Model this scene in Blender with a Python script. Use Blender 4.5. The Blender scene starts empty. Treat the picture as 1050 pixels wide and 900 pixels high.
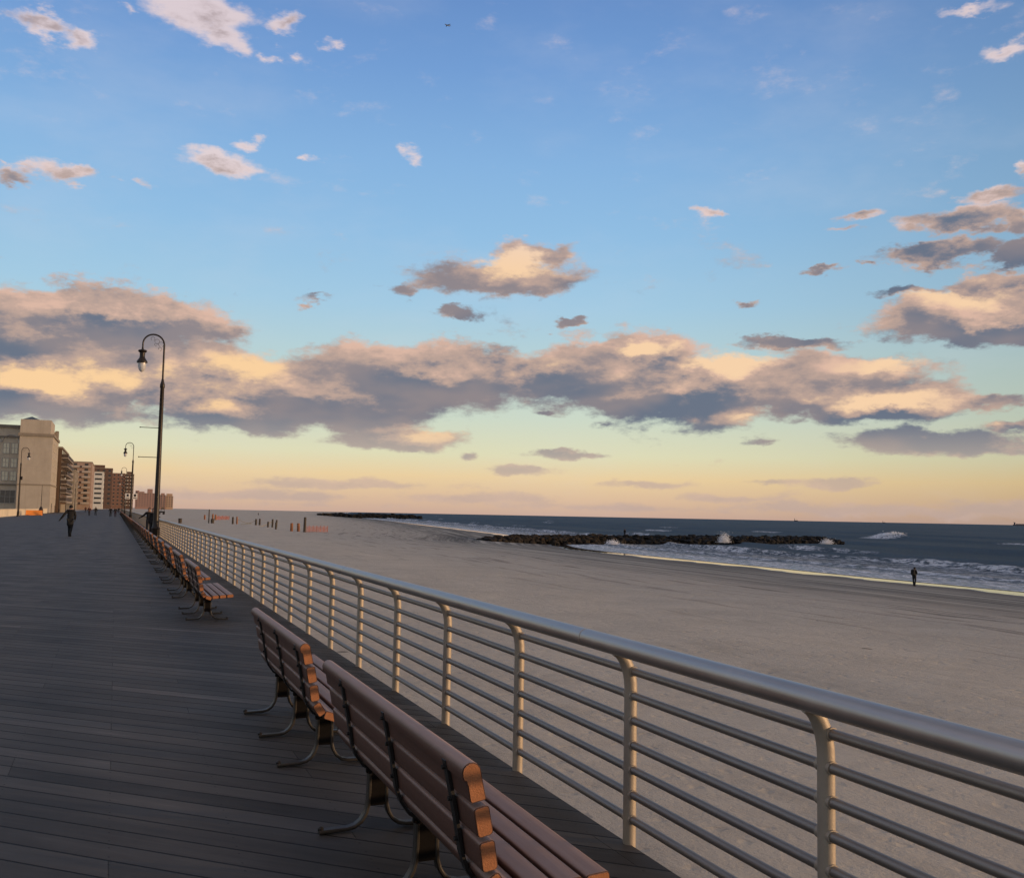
import bpy, bmesh, math, random
from mathutils import Vector, Matrix, noise as mnoise
C = bpy.context.scene.collection
SC = bpy.context.scene
R = math.radians
random.seed(7)

# ------------------------------------------------------------ node helpers
class NT:
    def __init__(s, tree):
        s.t = tree; s.n = tree.nodes; s.l = tree.links
    def node(s, typ, **kw):
        n = s.n.new(typ)
        for k, v in kw.items(): setattr(n, k, v)
        return n
    def put(s, sock, v):
        if v is None: return
        if hasattr(v, 'node') or isinstance(v, bpy.types.NodeSocket): s.l.new(v, sock)
        else:
            if hasattr(sock.default_value, '__len__') and not hasattr(v, '__len__'):
                v = (v,) * len(sock.default_value)
            if hasattr(v, '__len__') and len(v) == 3 and len(sock.default_value) == 4: v = (*v, 1)
            sock.default_value = v
    def m(s, op, a, b=None, c=None, clamp=False):
        n = s.node('ShaderNodeMath', operation=op); n.use_clamp = clamp
        s.put(n.inputs[0], a); s.put(n.inputs[1], b); s.put(n.inputs[2], c)
        return n.outputs[0]
    def v(s, op, a, b=None, c=None, out=0):
        n = s.node('ShaderNodeVectorMath', operation=op)
        s.put(n.inputs[0], a)
        if op == 'SCALE': s.put(n.inputs['Scale'], b)
        else:
            s.put(n.inputs[1], b); s.put(n.inputs[2], c)
        return n.outputs['Value'] if op in ('LENGTH', 'DOT_PRODUCT', 'DISTANCE') else n.outputs[0]
    def sep(s, a):
        n = s.node('ShaderNodeSeparateXYZ'); s.put(n.inputs[0], a); return n.outputs
    def comb(s, x, y, z):
        n = s.node('ShaderNodeCombineXYZ'); s.put(n.inputs[0], x); s.put(n.inputs[1], y); s.put(n.inputs[2], z); return n.outputs[0]
    def noise(s, vec, scale, detail=4, rough=.5, dist=0, color=False, dim='3D', lac=2):
        n = s.node('ShaderNodeTexNoise', noise_dimensions=dim); s.put(n.inputs['Vector'], vec)
        n.inputs['Scale'].default_value = scale; n.inputs['Detail'].default_value = detail
        n.inputs['Roughness'].default_value = rough; n.inputs['Distortion'].default_value = dist
        n.inputs['Lacunarity'].default_value = lac
        return n.outputs['Color' if color else 'Fac']
    def ramp(s, f, stops, interp='LINEAR'):
        n = s.node('ShaderNodeValToRGB'); s.put(n.inputs[0], f); r = n.color_ramp; r.interpolation = interp
        while len(r.elements) < len(stops): r.elements.new(.5)
        for e, (p, c) in zip(r.elements, stops):
            e.position = p
            e.color = (*c, 1) if hasattr(c, '__len__') else (c, c, c, 1)
        return n.outputs[0]
    def mix(s, f, a, b, blend='MIX'):
        n = s.node('ShaderNodeMix', data_type='RGBA', blend_type=blend)
        s.put(n.inputs[0], f); s.put(n.inputs[6], a); s.put(n.inputs[7], b); return n.outputs[2]
    def smooth(s, x, a, b, lo=0, hi=1):
        n = s.node('ShaderNodeMapRange', interpolation_type='SMOOTHSTEP')
        s.put(n.inputs[0], x); s.put(n.inputs[1], a); s.put(n.inputs[2], b); s.put(n.inputs[3], lo); s.put(n.inputs[4], hi); return n.outputs[0]

def lin(r, g, b):
    f = lambda c: (c/255/12.92) if c/255 <= .04045 else ((c/255+.055)/1.055)**2.4
    return (f(r), f(g), f(b))

# ------------------------------------------------------------ world: low sun sky with broken clouds
SUN_EL = 4.0
SUN_DIR = Vector((.86, -.51, 0)).normalized()            # towards the sun, on the ground plane
# cloud banks by compass: azimuth (from the boardwalk's direction), elevation, half widths in degrees, density
BANKS = [(-3.72, 8.92, 8.88, 2.14, 1.0),(-0.92, 10.59, 5.88, 1.14, 0.85),(-4.52, 6.29, 6.89, 1.78, 1.0),(3.67, 10.09, 3.01, 1.07, 0.8),(1.74, 7.26, 6.06, 2.13, 1.0),(10.26, 6.64, 9.31, 2.01, 1.0),(6.5, 5.63, 5.85, 1.32, 1.0),(16.95, 8.18, 6.83, 1.7, 1.0),(23.84, 8.0, 4.01, 1.59, 0.9),(28.4, 8.78, 5.1, 1.69, 1.0),(31.79, 7.37, 8.33, 1.79, 1.05),(38.85, 7.57, 6.3, 1.74, 1.0),(42.44, 6.58, 5.53, 1.07, 0.95),(47.77, 6.43, 3.25, 0.62, 0.8),(37.79, 9.93, 4.0, 0.54, 0.8),(15.07, 4.27, 4.5, 0.74, 0.85),(11.7, 4.73, 2.77, 0.39, 0.6),(45.38, 4.41, 5.29, 0.78, 0.9),(48.9, 5.12, 1.82, 0.46, 0.8),(47.27, 3.97, 3.74, 0.46, 0.7),(21.42, 13.75, 4.63, 1.11, 0.95),(22.85, 14.89, 2.43, 0.99, 0.85),(18.3, 11.61, 1.61, 0.56, 0.7),(25.11, 11.07, 0.81, 0.56, 0.75),(47.85, 10.87, 4.67, 1.12, 0.95),(48.8, 12.16, 2.53, 1.0, 0.85),(44.5, 12.38, 1.97, 0.41, 0.6),(45.51, 14.46, 3.02, 0.71, 0.85),(49.06, 14.13, 1.38, 0.64, 0.85),(46.98, 15.98, 2.87, 0.6, 0.8),(48.19, 17.18, 1.88, 0.63, 0.85),(41.77, 16.87, 1.96, 0.46, 0.75),(40.98, 16.0, 1.3, 0.31, 0.5),(39.4, 13.74, 0.95, 0.32, 0.65),(33.58, 17.2, 0.78, 0.48, 0.65),(41.75, 14.13, 0.41, 0.42, 0.6),(-4.83, 24.51, 1.98, 0.58, 0.8),(-2.73, 24.2, 1.36, 0.64, 0.85),(-0.72, 25.86, 0.81, 0.41, 0.5),(3.17, 26.42, 3.18, 1.11, 0.95),(4.56, 25.54, 1.72, 0.85, 0.8),(7.7, 26.42, 1.44, 0.66, 0.8),(6.89, 24.78, 0.66, 0.43, 0.6),(8.99, 25.11, 1.01, 0.34, 0.5),(11.12, 25.81, 0.68, 0.39, 0.5),(4.87, 19.0, 2.56, 0.71, 0.8),(6.2, 20.53, 0.98, 0.56, 0.75),(3.52, 19.25, 1.58, 0.5, 0.5),(-2.97, 17.3, 2.02, 0.59, 0.8),(-5.93, 16.93, 1.19, 0.43, 0.75),(-0.02, 17.68, 0.6, 0.3, 0.4),(9.61, 19.58, 0.67, 0.31, 0.6),(15.51, 20.41, 0.87, 0.47, 0.6),(15.11, 12.82, 1.14, 0.78, 0.6),(10.17, 12.17, 2.22, 0.38, 0.55),(13.68, 13.03, 1.13, 0.44, 0.4),(5.44, 11.84, 1.06, 0.64, 0.4),(25.05, 3.64, 2.85, 0.28, 0.7),(21.99, 2.5, 1.82, 0.4, 0.75),(19.35, 3.36, 0.8, 0.34, 0.6),(29.32, 1.83, 3.08, 0.23, 0.6),(36.71, 2.1, 2.02, 0.28, 0.6),(40.48, 2.08, 2.15, 0.38, 0.7),(34.02, 1.18, 3.81, 0.28, 0.5),(12.08, 1.6, 9.36, 0.34, 0.6),(6.68, 0.86, 10.02, 0.44, 0.65),(19.41, 0.97, 9.05, 0.4, 0.5),(28.49, 0.58, 11.16, 0.39, 0.5),(42.39, 0.6, 10.95, 0.48, 0.65),(48.14, 0.9, 4.12, 0.51, 0.7),(9.38, 0.37, 10.78, 0.33, 0.4),(36.72, 8.43, 9.11, 0.55, 0.4),(27.3, 6.23, 2.27, 0.45, 0.5),(24.44, 6.13, 1.43, 0.34, 0.6),(36.18, 4.3, 1.61, 0.28, 0.4),(27.31, 5.32, 1.13, 0.28, 0.4),(49.02, 23.95, 1.59, 0.41, 0.6),(47.65, 26.39, 1.44, 0.35, 0.6),(49.61, 18.35, 0.55, 0.43, 0.6),(49.55, 15.7, 1.01, 0.78, 0.7),(35.53, 12.07, 0.87, 0.33, 0.5)]
# where the low sun breaks through on to a bank
GLOW = [(-3.15, 6.91, 6.12, 1.54, 1.0),(1.27, 6.43, 5.52, 1.17, 0.9),(6.4, 8.1, 3.2, 0.98, 0.7),(-4.49, 5.78, 2.76, 0.71, 0.5),(34.55, 5.97, 4.36, 0.67, 0.8),(40.92, 6.61, 5.64, 0.65, 1.0),(27.28, 7.81, 5.12, 0.79, 0.5),(29.53, 9.73, 1.7, 0.56, 1.0),(34.0, 8.91, 2.2, 0.67, 0.9),(23.83, 8.46, 2.3, 0.91, 0.6),(47.4, 12.17, 2.83, 0.81, 0.8),(21.99, 14.32, 3.48, 1.0, 1.0),(15.92, 4.41, 3.95, 0.79, 1.0),(42.46, 8.55, 2.52, 0.53, 0.6),(48.22, 5.24, 1.84, 0.31, 0.8),(44.9, 4.79, 1.46, 0.26, 0.7)]

def build_world():
    w = bpy.data.worlds.new("World"); SC.world = w; w.use_nodes = True
    w.node_tree.nodes.clear()
    w.use_nodes = True
    e = lambda deg: deg/40
    def blobs(h, Px, Py, banks, grow, soft):
        cur = None; P = h.comb(Px, Py, 0)
        for (A, E, ra, re, amp) in banks:
            k_ = grow*(1.13 if (ra > 4.4 and re > 1) else 1.0); ra *= k_; re *= k_
            amp = amp*.93 if amp < .72 and E > 5 else amp
            if soft and A > 42 and 10 < E < 19: amp *= 1.22; ra *= 1.12; re *= 1.15
            if soft and E < 4: amp *= .9
            if E < 4 and soft: re *= 1.15
            if cur is not None: P = h.comb(Px, Py, cur)
            q = h.v('MULTIPLY_ADD', P, (1/ra, 1/re, 0), (-A/ra, -E/re, 0))
            n = h.node('ShaderNodeTexGradient', gradient_type='SPHERICAL'); h.put(n.inputs[0], q)
            s_ = h.m('MULTIPLY', n.outputs[1], amp)
            cur = s_ if cur is None else (h.m('SMOOTH_MAX', cur, s_, .12) if soft else h.m('MAXIMUM', cur, s_))
        return cur
    def group(name, banks, bigs, glows, scattered=False):
        gt = bpy.data.node_groups.new(name, 'ShaderNodeTree')
        gt.interface.new_socket('Dir', in_out='INPUT', socket_type='NodeSocketVector')
        gt.interface.new_socket('Base', in_out='INPUT', socket_type='NodeSocketColor')
        gt.interface.new_socket('Color', in_out='OUTPUT', socket_type='NodeSocketColor')
        h = NT(gt); gi = h.node('NodeGroupInput'); go = h.node('NodeGroupOutput')
        d, base = gi.outputs[0], gi.outputs[1]
        st = h.v('MULTIPLY', d, (1, 1, 2.3))
        x, y, z = h.sep(d)[:3]
        az = h.m('MULTIPLY', h.m('ARCTAN2', x, y), 57.29578)
        el = h.m('MULTIPLY', h.m('ARCSINE', z), 57.29578)
        elf = h.m('DIVIDE', el, 40)
        if scattered:
            cur = h.m('MULTIPLY', h.smooth(h.noise(st, 3.2, 2, .5), .44, .62), .8)
            Px, Py = az, el; bd = 0.0
        else:
            wx = h.m('SUBTRACT', h.noise(st, 15, 5, .6), .5)
            wy = h.m('SUBTRACT', h.noise(h.v('ADD', st, (5.3, 2.1, 7.7)), 17, 5, .62), .5)
            wa = h.smooth(el, 0, 12, .3, 1.0)
            Px = h.m('MULTIPLY_ADD', h.m('MULTIPLY', wx, wa), 5.6, az)
            Py = h.m('MULTIPLY_ADD', h.m('MULTIPLY', wy, wa), 2.9, el)
            cur = blobs(h, Px, Py, banks, 1.38, True)
            if bigs:
                up = blobs(h, h.m('ADD', Px, .6), h.m('ADD', Py, 1.1), bigs, 1.38, False)
                here = blobs(h, Px, Py, bigs, 1.38, False)
                bd = h.m('MULTIPLY', h.m('SUBTRACT', here, up), 1.45)
            else: bd = 0.0
        n1 = h.noise(st, 17, 10, .64)
        n2 = h.noise(h.v('ADD', st, (.012, -.006, .034)), 17, 5, .60)
        D = h.m('ADD', h.m('MULTIPLY', cur, 1.55), h.m('MULTIPLY_ADD', n1, 1.5, -1.08))
        edge = h.m('ADD', h.m('MULTIPLY', h.m('SUBTRACT', n1, n2), 1.7), bd)
        puff = h.noise(h.v('MULTIPLY', d, (1, 1, 2.2)), 21, 8, .62)
        high = h.smooth(elf, e(13), e(20))
        lit = h.m('ADD', h.m('MULTIPLY', edge, .95), h.m('MULTIPLY_ADD', puff, 1.15, -.60))
        gl = blobs(h, Px, Py, glows, 1.35, False) if glows else 0.0
        if glows: lit = h.m('ADD', lit, h.m('MULTIPLY', gl, .98))
        lit = h.m('ADD', lit, h.m('MULTIPLY', high, .8))
        lit = h.m('ADD', lit, h.smooth(D, .75, .05, 0, .34))
        lit = h.smooth(lit, -.12, 1.22)
        westward = h.smooth(x, .62, .05)       # banks away from the sea catch a yellower light
        warm = h.mix(h.smooth(gl, 0, .5), lin(222, 184, 164), h.mix(westward, lin(248, 210, 170), lin(251, 209, 158)))
        hi = h.mix(high, warm, lin(236, 214, 210))
        dark = h.mix(h.smooth(h.noise(st, 8, 3, .5), .38, .62), lin(102, 112, 131), lin(142, 132, 136))
        mid = lin(186, 160, 148)
        col = h.mix(h.smooth(lit, 0, .5), dark, mid)
        col = h.mix(h.smooth(lit, .42, .95), col, hi)
        low = h.smooth(elf, e(6.0), e(1.6))
        col = h.mix(h.m('MULTIPLY', low, .72), col, lin(203, 178, 168))
        alpha = h.m('DIVIDE', h.m('ADD', D, h.smooth(elf, e(12), e(20), .04, .12)), h.smooth(elf, e(12), e(20), .38, .66)); alpha = h.smooth(alpha, 0, 1)
        alpha = h.m('MULTIPLY', alpha, h.smooth(elf, e(6), e(1), .97, .62))
        alpha = h.m('MULTIPLY', alpha, h.smooth(elf, e(14), e(22), 1.0, .82))
        h.l.new(h.mix(alpha, base, col), go.inputs[0])
        return gt
    g = NT(w.node_tree)
    tc = g.node('ShaderNodeTexCoord')
    d = g.v('NORMALIZE', tc.outputs['Generated'])
    x, y, z = g.sep(d)[:3]
    elf = g.m('MULTIPLY', g.m('ARCSINE', z), 57.29578/40, clamp=True)     # 0..1 = 0..40 deg
    clear = g.ramp(elf, [(0, lin(208, 175, 158)), (e(.9), lin(226, 193, 162)), (e(2.2), lin(241, 213, 166)), (e(3.5), lin(229, 226, 190)), (e(5.6), lin(210, 223, 206)),
                         (e(8.5), lin(192, 217, 217)), (e(12), lin(168, 208, 233)), (e(16), lin(150, 196, 234)), (e(20), lin(138, 184, 230)),
                         (e(25), lin(118, 162, 218)), (e(30), lin(102, 142, 202)), (e(36), lin(104, 128, 168)), (1, lin(118, 124, 142))])
    sun = g.v('DOT_PRODUCT', d, tuple(SUN_DIR))
    # the physical sky for the same sun, blended in: strongest on the sunset side behind the camera
    sky = g.node('ShaderNodeTexSky', sky_type='NISHITA'); sky.sun_disc = False
    sky.sun_elevation = R(SUN_EL); sky.sun_rotation = math.atan2(SUN_DIR.x, SUN_DIR.y)
    sky.altitude = 5; sky.air_density = 1; sky.dust_density = 1.5; sky.ozone_density = 1
    nis = g.v('SCALE', sky.outputs[0], .10)
    base = g.mix(g.smooth(sun, -.1, .9, .08, .75), clear, nis)
    base = g.mix(g.m('MULTIPLY', g.smooth(g.noise(g.v('MULTIPLY', d, (1, 1, 2.5)), 5, 5, .6), .45, .8), .14), base, lin(215, 214, 222))
    def use(gt):
        n = g.node('ShaderNodeGroup'); n.node_tree = gt; g.put(n.inputs[0], d); g.put(n.inputs[1], base)
        b = g.node('ShaderNodeBackground'); g.put(b.inputs[0], n.outputs[0]); b.inputs[1].default_value = 1.0
        return b.outputs[0]
    def mixs(f, a, b):
        n = g.node('ShaderNodeMixShader'); g.put(n.inputs[0], f); g.l.new(a, n.inputs[1]); g.l.new(b, n.inputs[2]); return n.outputs[0]
    split = 12.6
    lo = [b for b in BANKS if b[1]-1.5*b[3] < split+.8]; hi = [b for b in BANKS if b[1]+1.5*b[3] > split-.8]
    f1 = use(group('clouds_low', lo, [b for b in lo if b[2] > 4.6 and b[3] > 1.], [b for b in GLOW if b[1] < split+2]))
    f2 = use(group('clouds_high', hi, [], [b for b in GLOW if b[1] > split-2]))
    f3 = use(group('clouds_around', [], [], [], True))
    ahead = mixs(g.m('GREATER_THAN', z, math.sin(R(split))), f1, f2)
    az = g.m('MULTIPLY', g.m('ARCTAN2', x, y), 57.29578)
    out_side = g.m('GREATER_THAN', g.m('ABSOLUTE', g.m('SUBTRACT', az, 22)), 46)
    out_side = g.m('MAXIMUM', out_side, g.m('GREATER_THAN', z, math.sin(R(34))))
    side = mixs(out_side, ahead, f3)
    flat = g.node('ShaderNodeBackground'); g.put(flat.inputs[0], (.12, .11, .10, 1))
    fin = mixs(g.m('LESS_THAN', z, -.02), side, flat.outputs[0])
    ow = g.node('ShaderNodeOutputWorld'); g.l.new(fin, ow.inputs[0])
    w.cycles.sampling_method = 'MANUAL'; w.cycles.sample_map_resolution = 512
build_world()

# ------------------------------------------------------------ camera and sun
cam_d = bpy.data.cameras.new('camera'); cam = bpy.data.objects.new('camera', cam_d); C.objects.link(cam); SC.camera = cam
cam_d.sensor_fit = 'HORIZONTAL'; cam_d.sensor_width = 36; cam_d.lens = 1005/1050*36; cam_d.clip_start = .05; cam_d.clip_end = 80000
yaw, pitch, roll = R(21.9), math.atan(78/1005), R(1.12)
cam.rotation_mode = 'QUATERNION'
cam.rotation_quaternion = (Matrix.Rotation(-yaw, 3, 'Z') @ Matrix.Rotation(math.pi/2 + pitch, 3, 'X') @ Matrix.Rotation(roll, 3, 'Z')).to_quaternion()
cam.location = (0, 0, 1.7)
sl = bpy.data.lights.new('sun', 'SUN'); so = bpy.data.objects.new('sun', sl); C.objects.link(so)
sl.energy = 3.2; sl.angle = R(1.2); sl.color = (1, .66, .38)
sd = Vector((SUN_DIR.x*math.cos(R(SUN_EL)), SUN_DIR.y*math.cos(R(SUN_EL)), math.sin(R(SUN_EL))))
so.rotation_mode = 'QUATERNION'; so.rotation_quaternion = sd.to_track_quat('Z', 'Y'); so.location = (0, 0, 30)
SC.view_settings.view_transform = 'Standard'; SC.view_settings.look = 'None'; SC.view_settings.exposure = 0
SC.cycles.use_denoising = True
SC.cycles.use_adaptive_sampling = True; SC.cycles.adaptive_threshold = .015

# ------------------------------------------------------------ object helpers
def tag(o, label=None, cat=None, group=None, kind=None):
    if label: o['label'] = label
    if cat: o['category'] = cat
    if group: o['group'] = group
    if kind: o['kind'] = kind
    return o
def empty(name, loc, rz=0):
    o = bpy.data.objects.new(name, None); C.objects.link(o); o.location = loc; o.rotation_euler = (0, 0, rz)
    o.empty_display_size = .2
    return o
def mesh_obj(name, bm, mats, parent=None, smooth=False):
    me = bpy.data.meshes.new(name); bm.normal_update(); bm.to_mesh(me); bm.free()
    if not isinstance(mats, (list, tuple)): mats = [mats]
    for m in mats: me.materials.append(m)
    if smooth:
        for p in me.polygons: p.use_smooth = True
    o = bpy.data.objects.new(name, me); C.objects.link(o)
    if parent: o.parent = parent
    return o
def smooth_angle(o, ang=40):
    me = o.data
    for p in me.polygons: p.use_smooth = True
    bm = bmesh.new(); bm.from_mesh(me)
    for ed in bm.edges:
        if len(ed.link_faces) == 2 and ed.calc_face_angle(0) > R(ang): ed.smooth = False
        if len(ed.link_faces) != 2: ed.smooth = True
    bm.to_mesh(me); bm.free()
    return o
def box(bm, c, s, rot=None, mi=0, bev=0):
    M = Matrix.Translation(c) @ (rot if rot is not None else Matrix.Identity(4)) @ Matrix.Diagonal((s[0], s[1], s[2], 1))
    r = bmesh.ops.create_cube(bm, size=1, matrix=M)
    fs = set()
    for v in r['verts']:
        for f in v.link_faces: fs.add(f)
    for f in fs: f.material_index = mi
    if bev:
        es = set()
        for f in fs:
            for ed in f.edges: es.add(ed)
        rr = bmesh.ops.bevel(bm, geom=list(es), offset=bev, segments=2, affect='EDGES', profile=.5)
        for f in rr['faces']: f.material_index = mi
def frames(pts):
    pts = [Vector(p) for p in pts]; T = []
    for i in range(len(pts)):
        a = pts[max(0, i-1)]; b = pts[min(len(pts)-1, i+1)]; T.append((b-a).normalized())
    ref = Vector((0, 0, 1)) if abs(T[0].z) < .9 else Vector((0, 1, 0))
    out = []; n = (ref - T[0]*ref.dot(T[0])).normalized()
    for t in T:
        n = (n - t*n.dot(t)).normalized(); out.append((t, n, t.cross(n)))
    return pts, out
def tube(bm, pts, r, seg=10, cap=True, mi=0, flat=1.0):
    pts, fr = frames(pts)
    rs = r if hasattr(r, '__len__') else [r]*len(pts)
    rings = []
    for p, (t, n, b), rr in zip(pts, fr, rs):
        rings.append([bm.verts.new(p + n*math.cos(2*math.pi*k/seg)*rr + b*math.sin(2*math.pi*k/seg)*rr*flat) for k in range(seg)])
    for a, b in zip(rings, rings[1:]):
        for k in range(seg):
            f = bm.faces.new((a[k], a[(k+1) % seg], b[(k+1) % seg], b[k])); f.material_index = mi
    if cap:
        f = bm.faces.new(list(reversed(rings[0]))); f.material_index = mi
        f = bm.faces.new(rings[-1]); f.material_index = mi
def lathe(bm, prof, c=(0, 0, 0), seg=16, mi=0):
    rings = []
    for (r, z) in prof:
        rings.append([bm.verts.new((c[0]+r*math.cos(2*math.pi*k/seg), c[1]+r*math.sin(2*math.pi*k/seg), c[2]+z)) for k in range(seg)])
    for a, b in zip(rings, rings[1:]):
        for k in range(seg):
            f = bm.faces.new((a[k], a[(k+1) % seg], b[(k+1) % seg], b[k])); f.material_index = mi
    bm.faces.new(list(reversed(rings[0]))); bm.faces.new(rings[-1])
def extrude_y(bm, prof, y0, y1, mi=0, mi_end=0, bev=0):
    """profile in X,Z swept along Y"""
    a = [bm.verts.new((x, y0, z)) for x, z in prof]; b = [bm.verts.new((x, y1, z)) for x, z in prof]
    n = len(prof); fs = []
    for k in range(n):
        f = bm.faces.new((a[k], a[(k+1) % n], b[(k+1) % n], b[k])); f.material_index = mi; fs.append(f)
    f = bm.faces.new(a); f.material_index = mi_end; fs.append(f)
    f = bm.faces.new(list(reversed(b))); f.material_index = mi_end; fs.append(f)
    return fs
def arc(c, r, a0, a1, n, plane='xz'):
    out = []
    for i in range(n+1):
        a = R(a0 + (a1-a0)*i/n)
        out.append((c[0]+r*math.cos(a), c[1], c[2]+r*math.sin(a)))
    return out
def copy_tree(o, parent=None):
    c = o.copy(); C.objects.link(c); c.parent = parent
    for ch in KIDS.get(o.name, ()):
        copy_tree(ch, c)
    return c
KIDS = {}
def index_kids():
    KIDS.clear()
    for o in bpy.data.objects:
        if o.parent: KIDS.setdefault(o.parent.name, []).append(o)

# ------------------------------------------------------------ materials
def mat(name):
    m = bpy.data.materials.new(name); m.use_nodes = True
    g = NT(m.node_tree); p = m.node_tree.nodes['Principled BSDF']; return m, g, p
def simple(name, col, rough=.6, metal=0, var=.15, scale=6, bump=0, bscale=None, spec=None):
    m, g, p = mat(name)
    tc = g.node('ShaderNodeTexCoord').outputs['Object']
    n = g.noise(tc, scale, 5, .6)
    a = tuple(c*(1-var) for c in col); b = tuple(min(1, c*(1+var)) for c in col)
    g.put(p.inputs['Base Color'], g.ramp(n, [(.3, a), (.7, b)]))
    n2 = g.noise(tc, scale*3, 3, .6)
    g.put(p.inputs['Roughness'], g.m('MULTIPLY_ADD', n2, .2, rough-.1)); p.inputs['Metallic'].default_value = metal
    if spec is not None: p.inputs['Specular IOR Level'].default_value = spec
    if bump:
        bn = g.node('ShaderNodeBump'); bn.inputs['Strength'].default_value = bump; bn.inputs['Distance'].default_value = .01
        g.put(bn.inputs['Height'], g.noise(tc, bscale or scale*8, 5, .65)); g.l.new(bn.outputs[0], p.inputs['Normal'])
    return m

def deck_material():
    m, g, p = mat('weathered_deck_boards')
    pos = g.node('ShaderNodeNewGeometry').outputs['Position']
    x, y, z = g.sep(pos)[:3]
    ang = R(-42); W = .187
    # across / along the boards
    t = g.m('ADD', g.m('MULTIPLY', x, -math.sin(ang)), g.m('MULTIPLY', y, math.cos(ang)))
    s = g.m('ADD', g.m('MULTIPLY', x, math.cos(ang)), g.m('MULTIPLY', y, math.sin(ang)))
    rowf = g.m('DIVIDE', t, W); row = g.m('FLOOR', rowf); fr = g.m('FRACT', rowf)
    rn = g.node('ShaderNodeTexWhiteNoise', noise_dimensions='1D'); g.put(rn.inputs['W'], row)
    off = g.m('MULTIPLY', g.m('FLOOR', g.m('MULTIPLY', rn.outputs[0], 5)), .6)
    segf = g.m('DIVIDE', g.m('ADD', g.m('SUBTRACT', x, .05), off), 3.0); seg = g.m('FLOOR', segf); fx = g.m('FRACT', segf)
    wn = g.node('ShaderNodeTexWhiteNoise', noise_dimensions='2D'); g.put(wn.inputs['Vector'], g.comb(row, seg, 0))
    rnd = wn.outputs[0]
    # distance to the long gap and to the butt joint
    gap = g.m('MULTIPLY', g.m('MINIMUM', fr, g.m('SUBTRACT', 1, fr)), W)
    but = g.m('MULTIPLY', g.m('MINIMUM', fx, g.m('SUBTRACT', 1, fx)), 3.0)
    gapm = g.smooth(gap, .004, .010); butm = g.smooth(but, .001, .004, .35, 1)
    # grain: stretched noise
    gv = g.comb(g.m('MULTIPLY', s, 1.6), g.m('MULTIPLY', t, 34), g.m('MULTIPLY', rnd, 60))
    grain = g.noise(gv, 1.0, 6, .65, .3)
    fine = g.noise(g.comb(g.m('MULTIPLY', s, 6), g.m('MULTIPLY', t, 160), rnd), 1.0, 4, .6)
    blot = g.noise(pos, .55, 5, .6)
    worn = g.noise(g.comb(g.m('MULTIPLY', x, .8), g.m('MULTIPLY', y, .12), 0), 1.0, 4, .55)
    tone = g.m('ADD', g.m('ADD', g.m('MULTIPLY', g.m('POWER', rnd, 5), .34), g.m('MULTIPLY_ADD', g.m('GREATER_THAN', rnd, .14), .16, -.02)), g.m('MULTIPLY', grain, .62))
    tone = g.m('ADD', tone, g.m('MULTIPLY_ADD', blot, .35, -.20))
    tone = g.m('ADD', tone, g.m('MULTIPLY_ADD', worn, .4, -.20))
    tone = g.m('ADD', tone, g.m('MULTIPLY_ADD', g.noise(g.comb(g.m('MULTIPLY', s, .35), g.m('MULTIPLY', t, 3.1), 4), 1.0, 5, .7), .9, -.45))
    col = g.ramp(tone, [(.0, (.022, .020, .0185)), (.4, (.058, .052, .047)), (.75, (.096, .087, .079)), (1, (.17, .155, .14))])
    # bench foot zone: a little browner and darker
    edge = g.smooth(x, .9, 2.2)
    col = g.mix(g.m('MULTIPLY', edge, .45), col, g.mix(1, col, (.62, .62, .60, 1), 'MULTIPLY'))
    # scattered knots, stains and gum spots
    vo = g.node('ShaderNodeTexVoronoi'); g.put(vo.inputs['Vector'], pos); vo.inputs['Scale'].default_value = 2.6
    spot = g.smooth(vo.outputs['Distance'], .035, .05)
    wn2 = g.node('ShaderNodeTexWhiteNoise'); g.put(wn2.inputs['Vector'], vo.outputs['Position'])
    spot = g.m('MAXIMUM', spot, g.m('GREATER_THAN', .72, wn2.outputs[0]))
    col = g.mix(g.m('MULTIPLY_ADD', spot, -.4, .4), col, (.012, .012, .013, 1))
    # screw heads: two per board over every joist
    dx = g.m('MULTIPLY', g.m('SUBTRACT', g.m('FRACT', g.m('ADD', g.m('DIVIDE', g.m('SUBTRACT', x, .05), .6), .5)), .5), .6)
    dt = g.m('SUBTRACT', g.m('MULTIPLY', g.m('ABSOLUTE', g.m('SUBTRACT', fr, .5)), W), .052)
    scr = g.smooth(g.m('SQRT', g.m('ADD', g.m('MULTIPLY', dx, dx), g.m('MULTIPLY', dt, dt))), .0065, .0045)
    col = g.mix(g.m('MULTIPLY', scr, .8), col, (.010, .009, .009, 1))
    # blown sand on the boards, raised with distance to brighten the far deck
    sandy = g.m('MULTIPLY', g.smooth(g.noise(pos, 1.3, 6, .7), .36, .8), g.smooth(y, 5, 45, .08, .50))
    col = g.mix(sandy, col, (.25, .235, .215, 1))
    mask = g.m('MULTIPLY', gapm, butm)
    far = g.smooth(y, 20, 90, 0, .55)
    maskc = g.m('MAXIMUM', mask, far)
    col = g.mix(maskc, (.005, .005, .006, 1), col)
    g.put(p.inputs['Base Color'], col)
    g.put(p.inputs['Roughness'], g.m('ADD', .58, g.m('MULTIPLY', grain, .25)))
    p.inputs['Specular IOR Level'].default_value = .22
    hgt = g.m('ADD', g.m('MULTIPLY', mask, .8), g.m('ADD', g.m('MULTIPLY', grain, .25), g.m('ADD', g.m('MULTIPLY', fine, .12), g.m('MULTIPLY', rnd, .18))))
    bn = g.node('ShaderNodeBump'); bn.inputs['Strength'].default_value = .7; bn.inputs['Distance'].default_value = .008
    g.put(bn.inputs['Height'], hgt); g.l.new(bn.outputs[0], p.inputs['Normal'])
    return m

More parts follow.
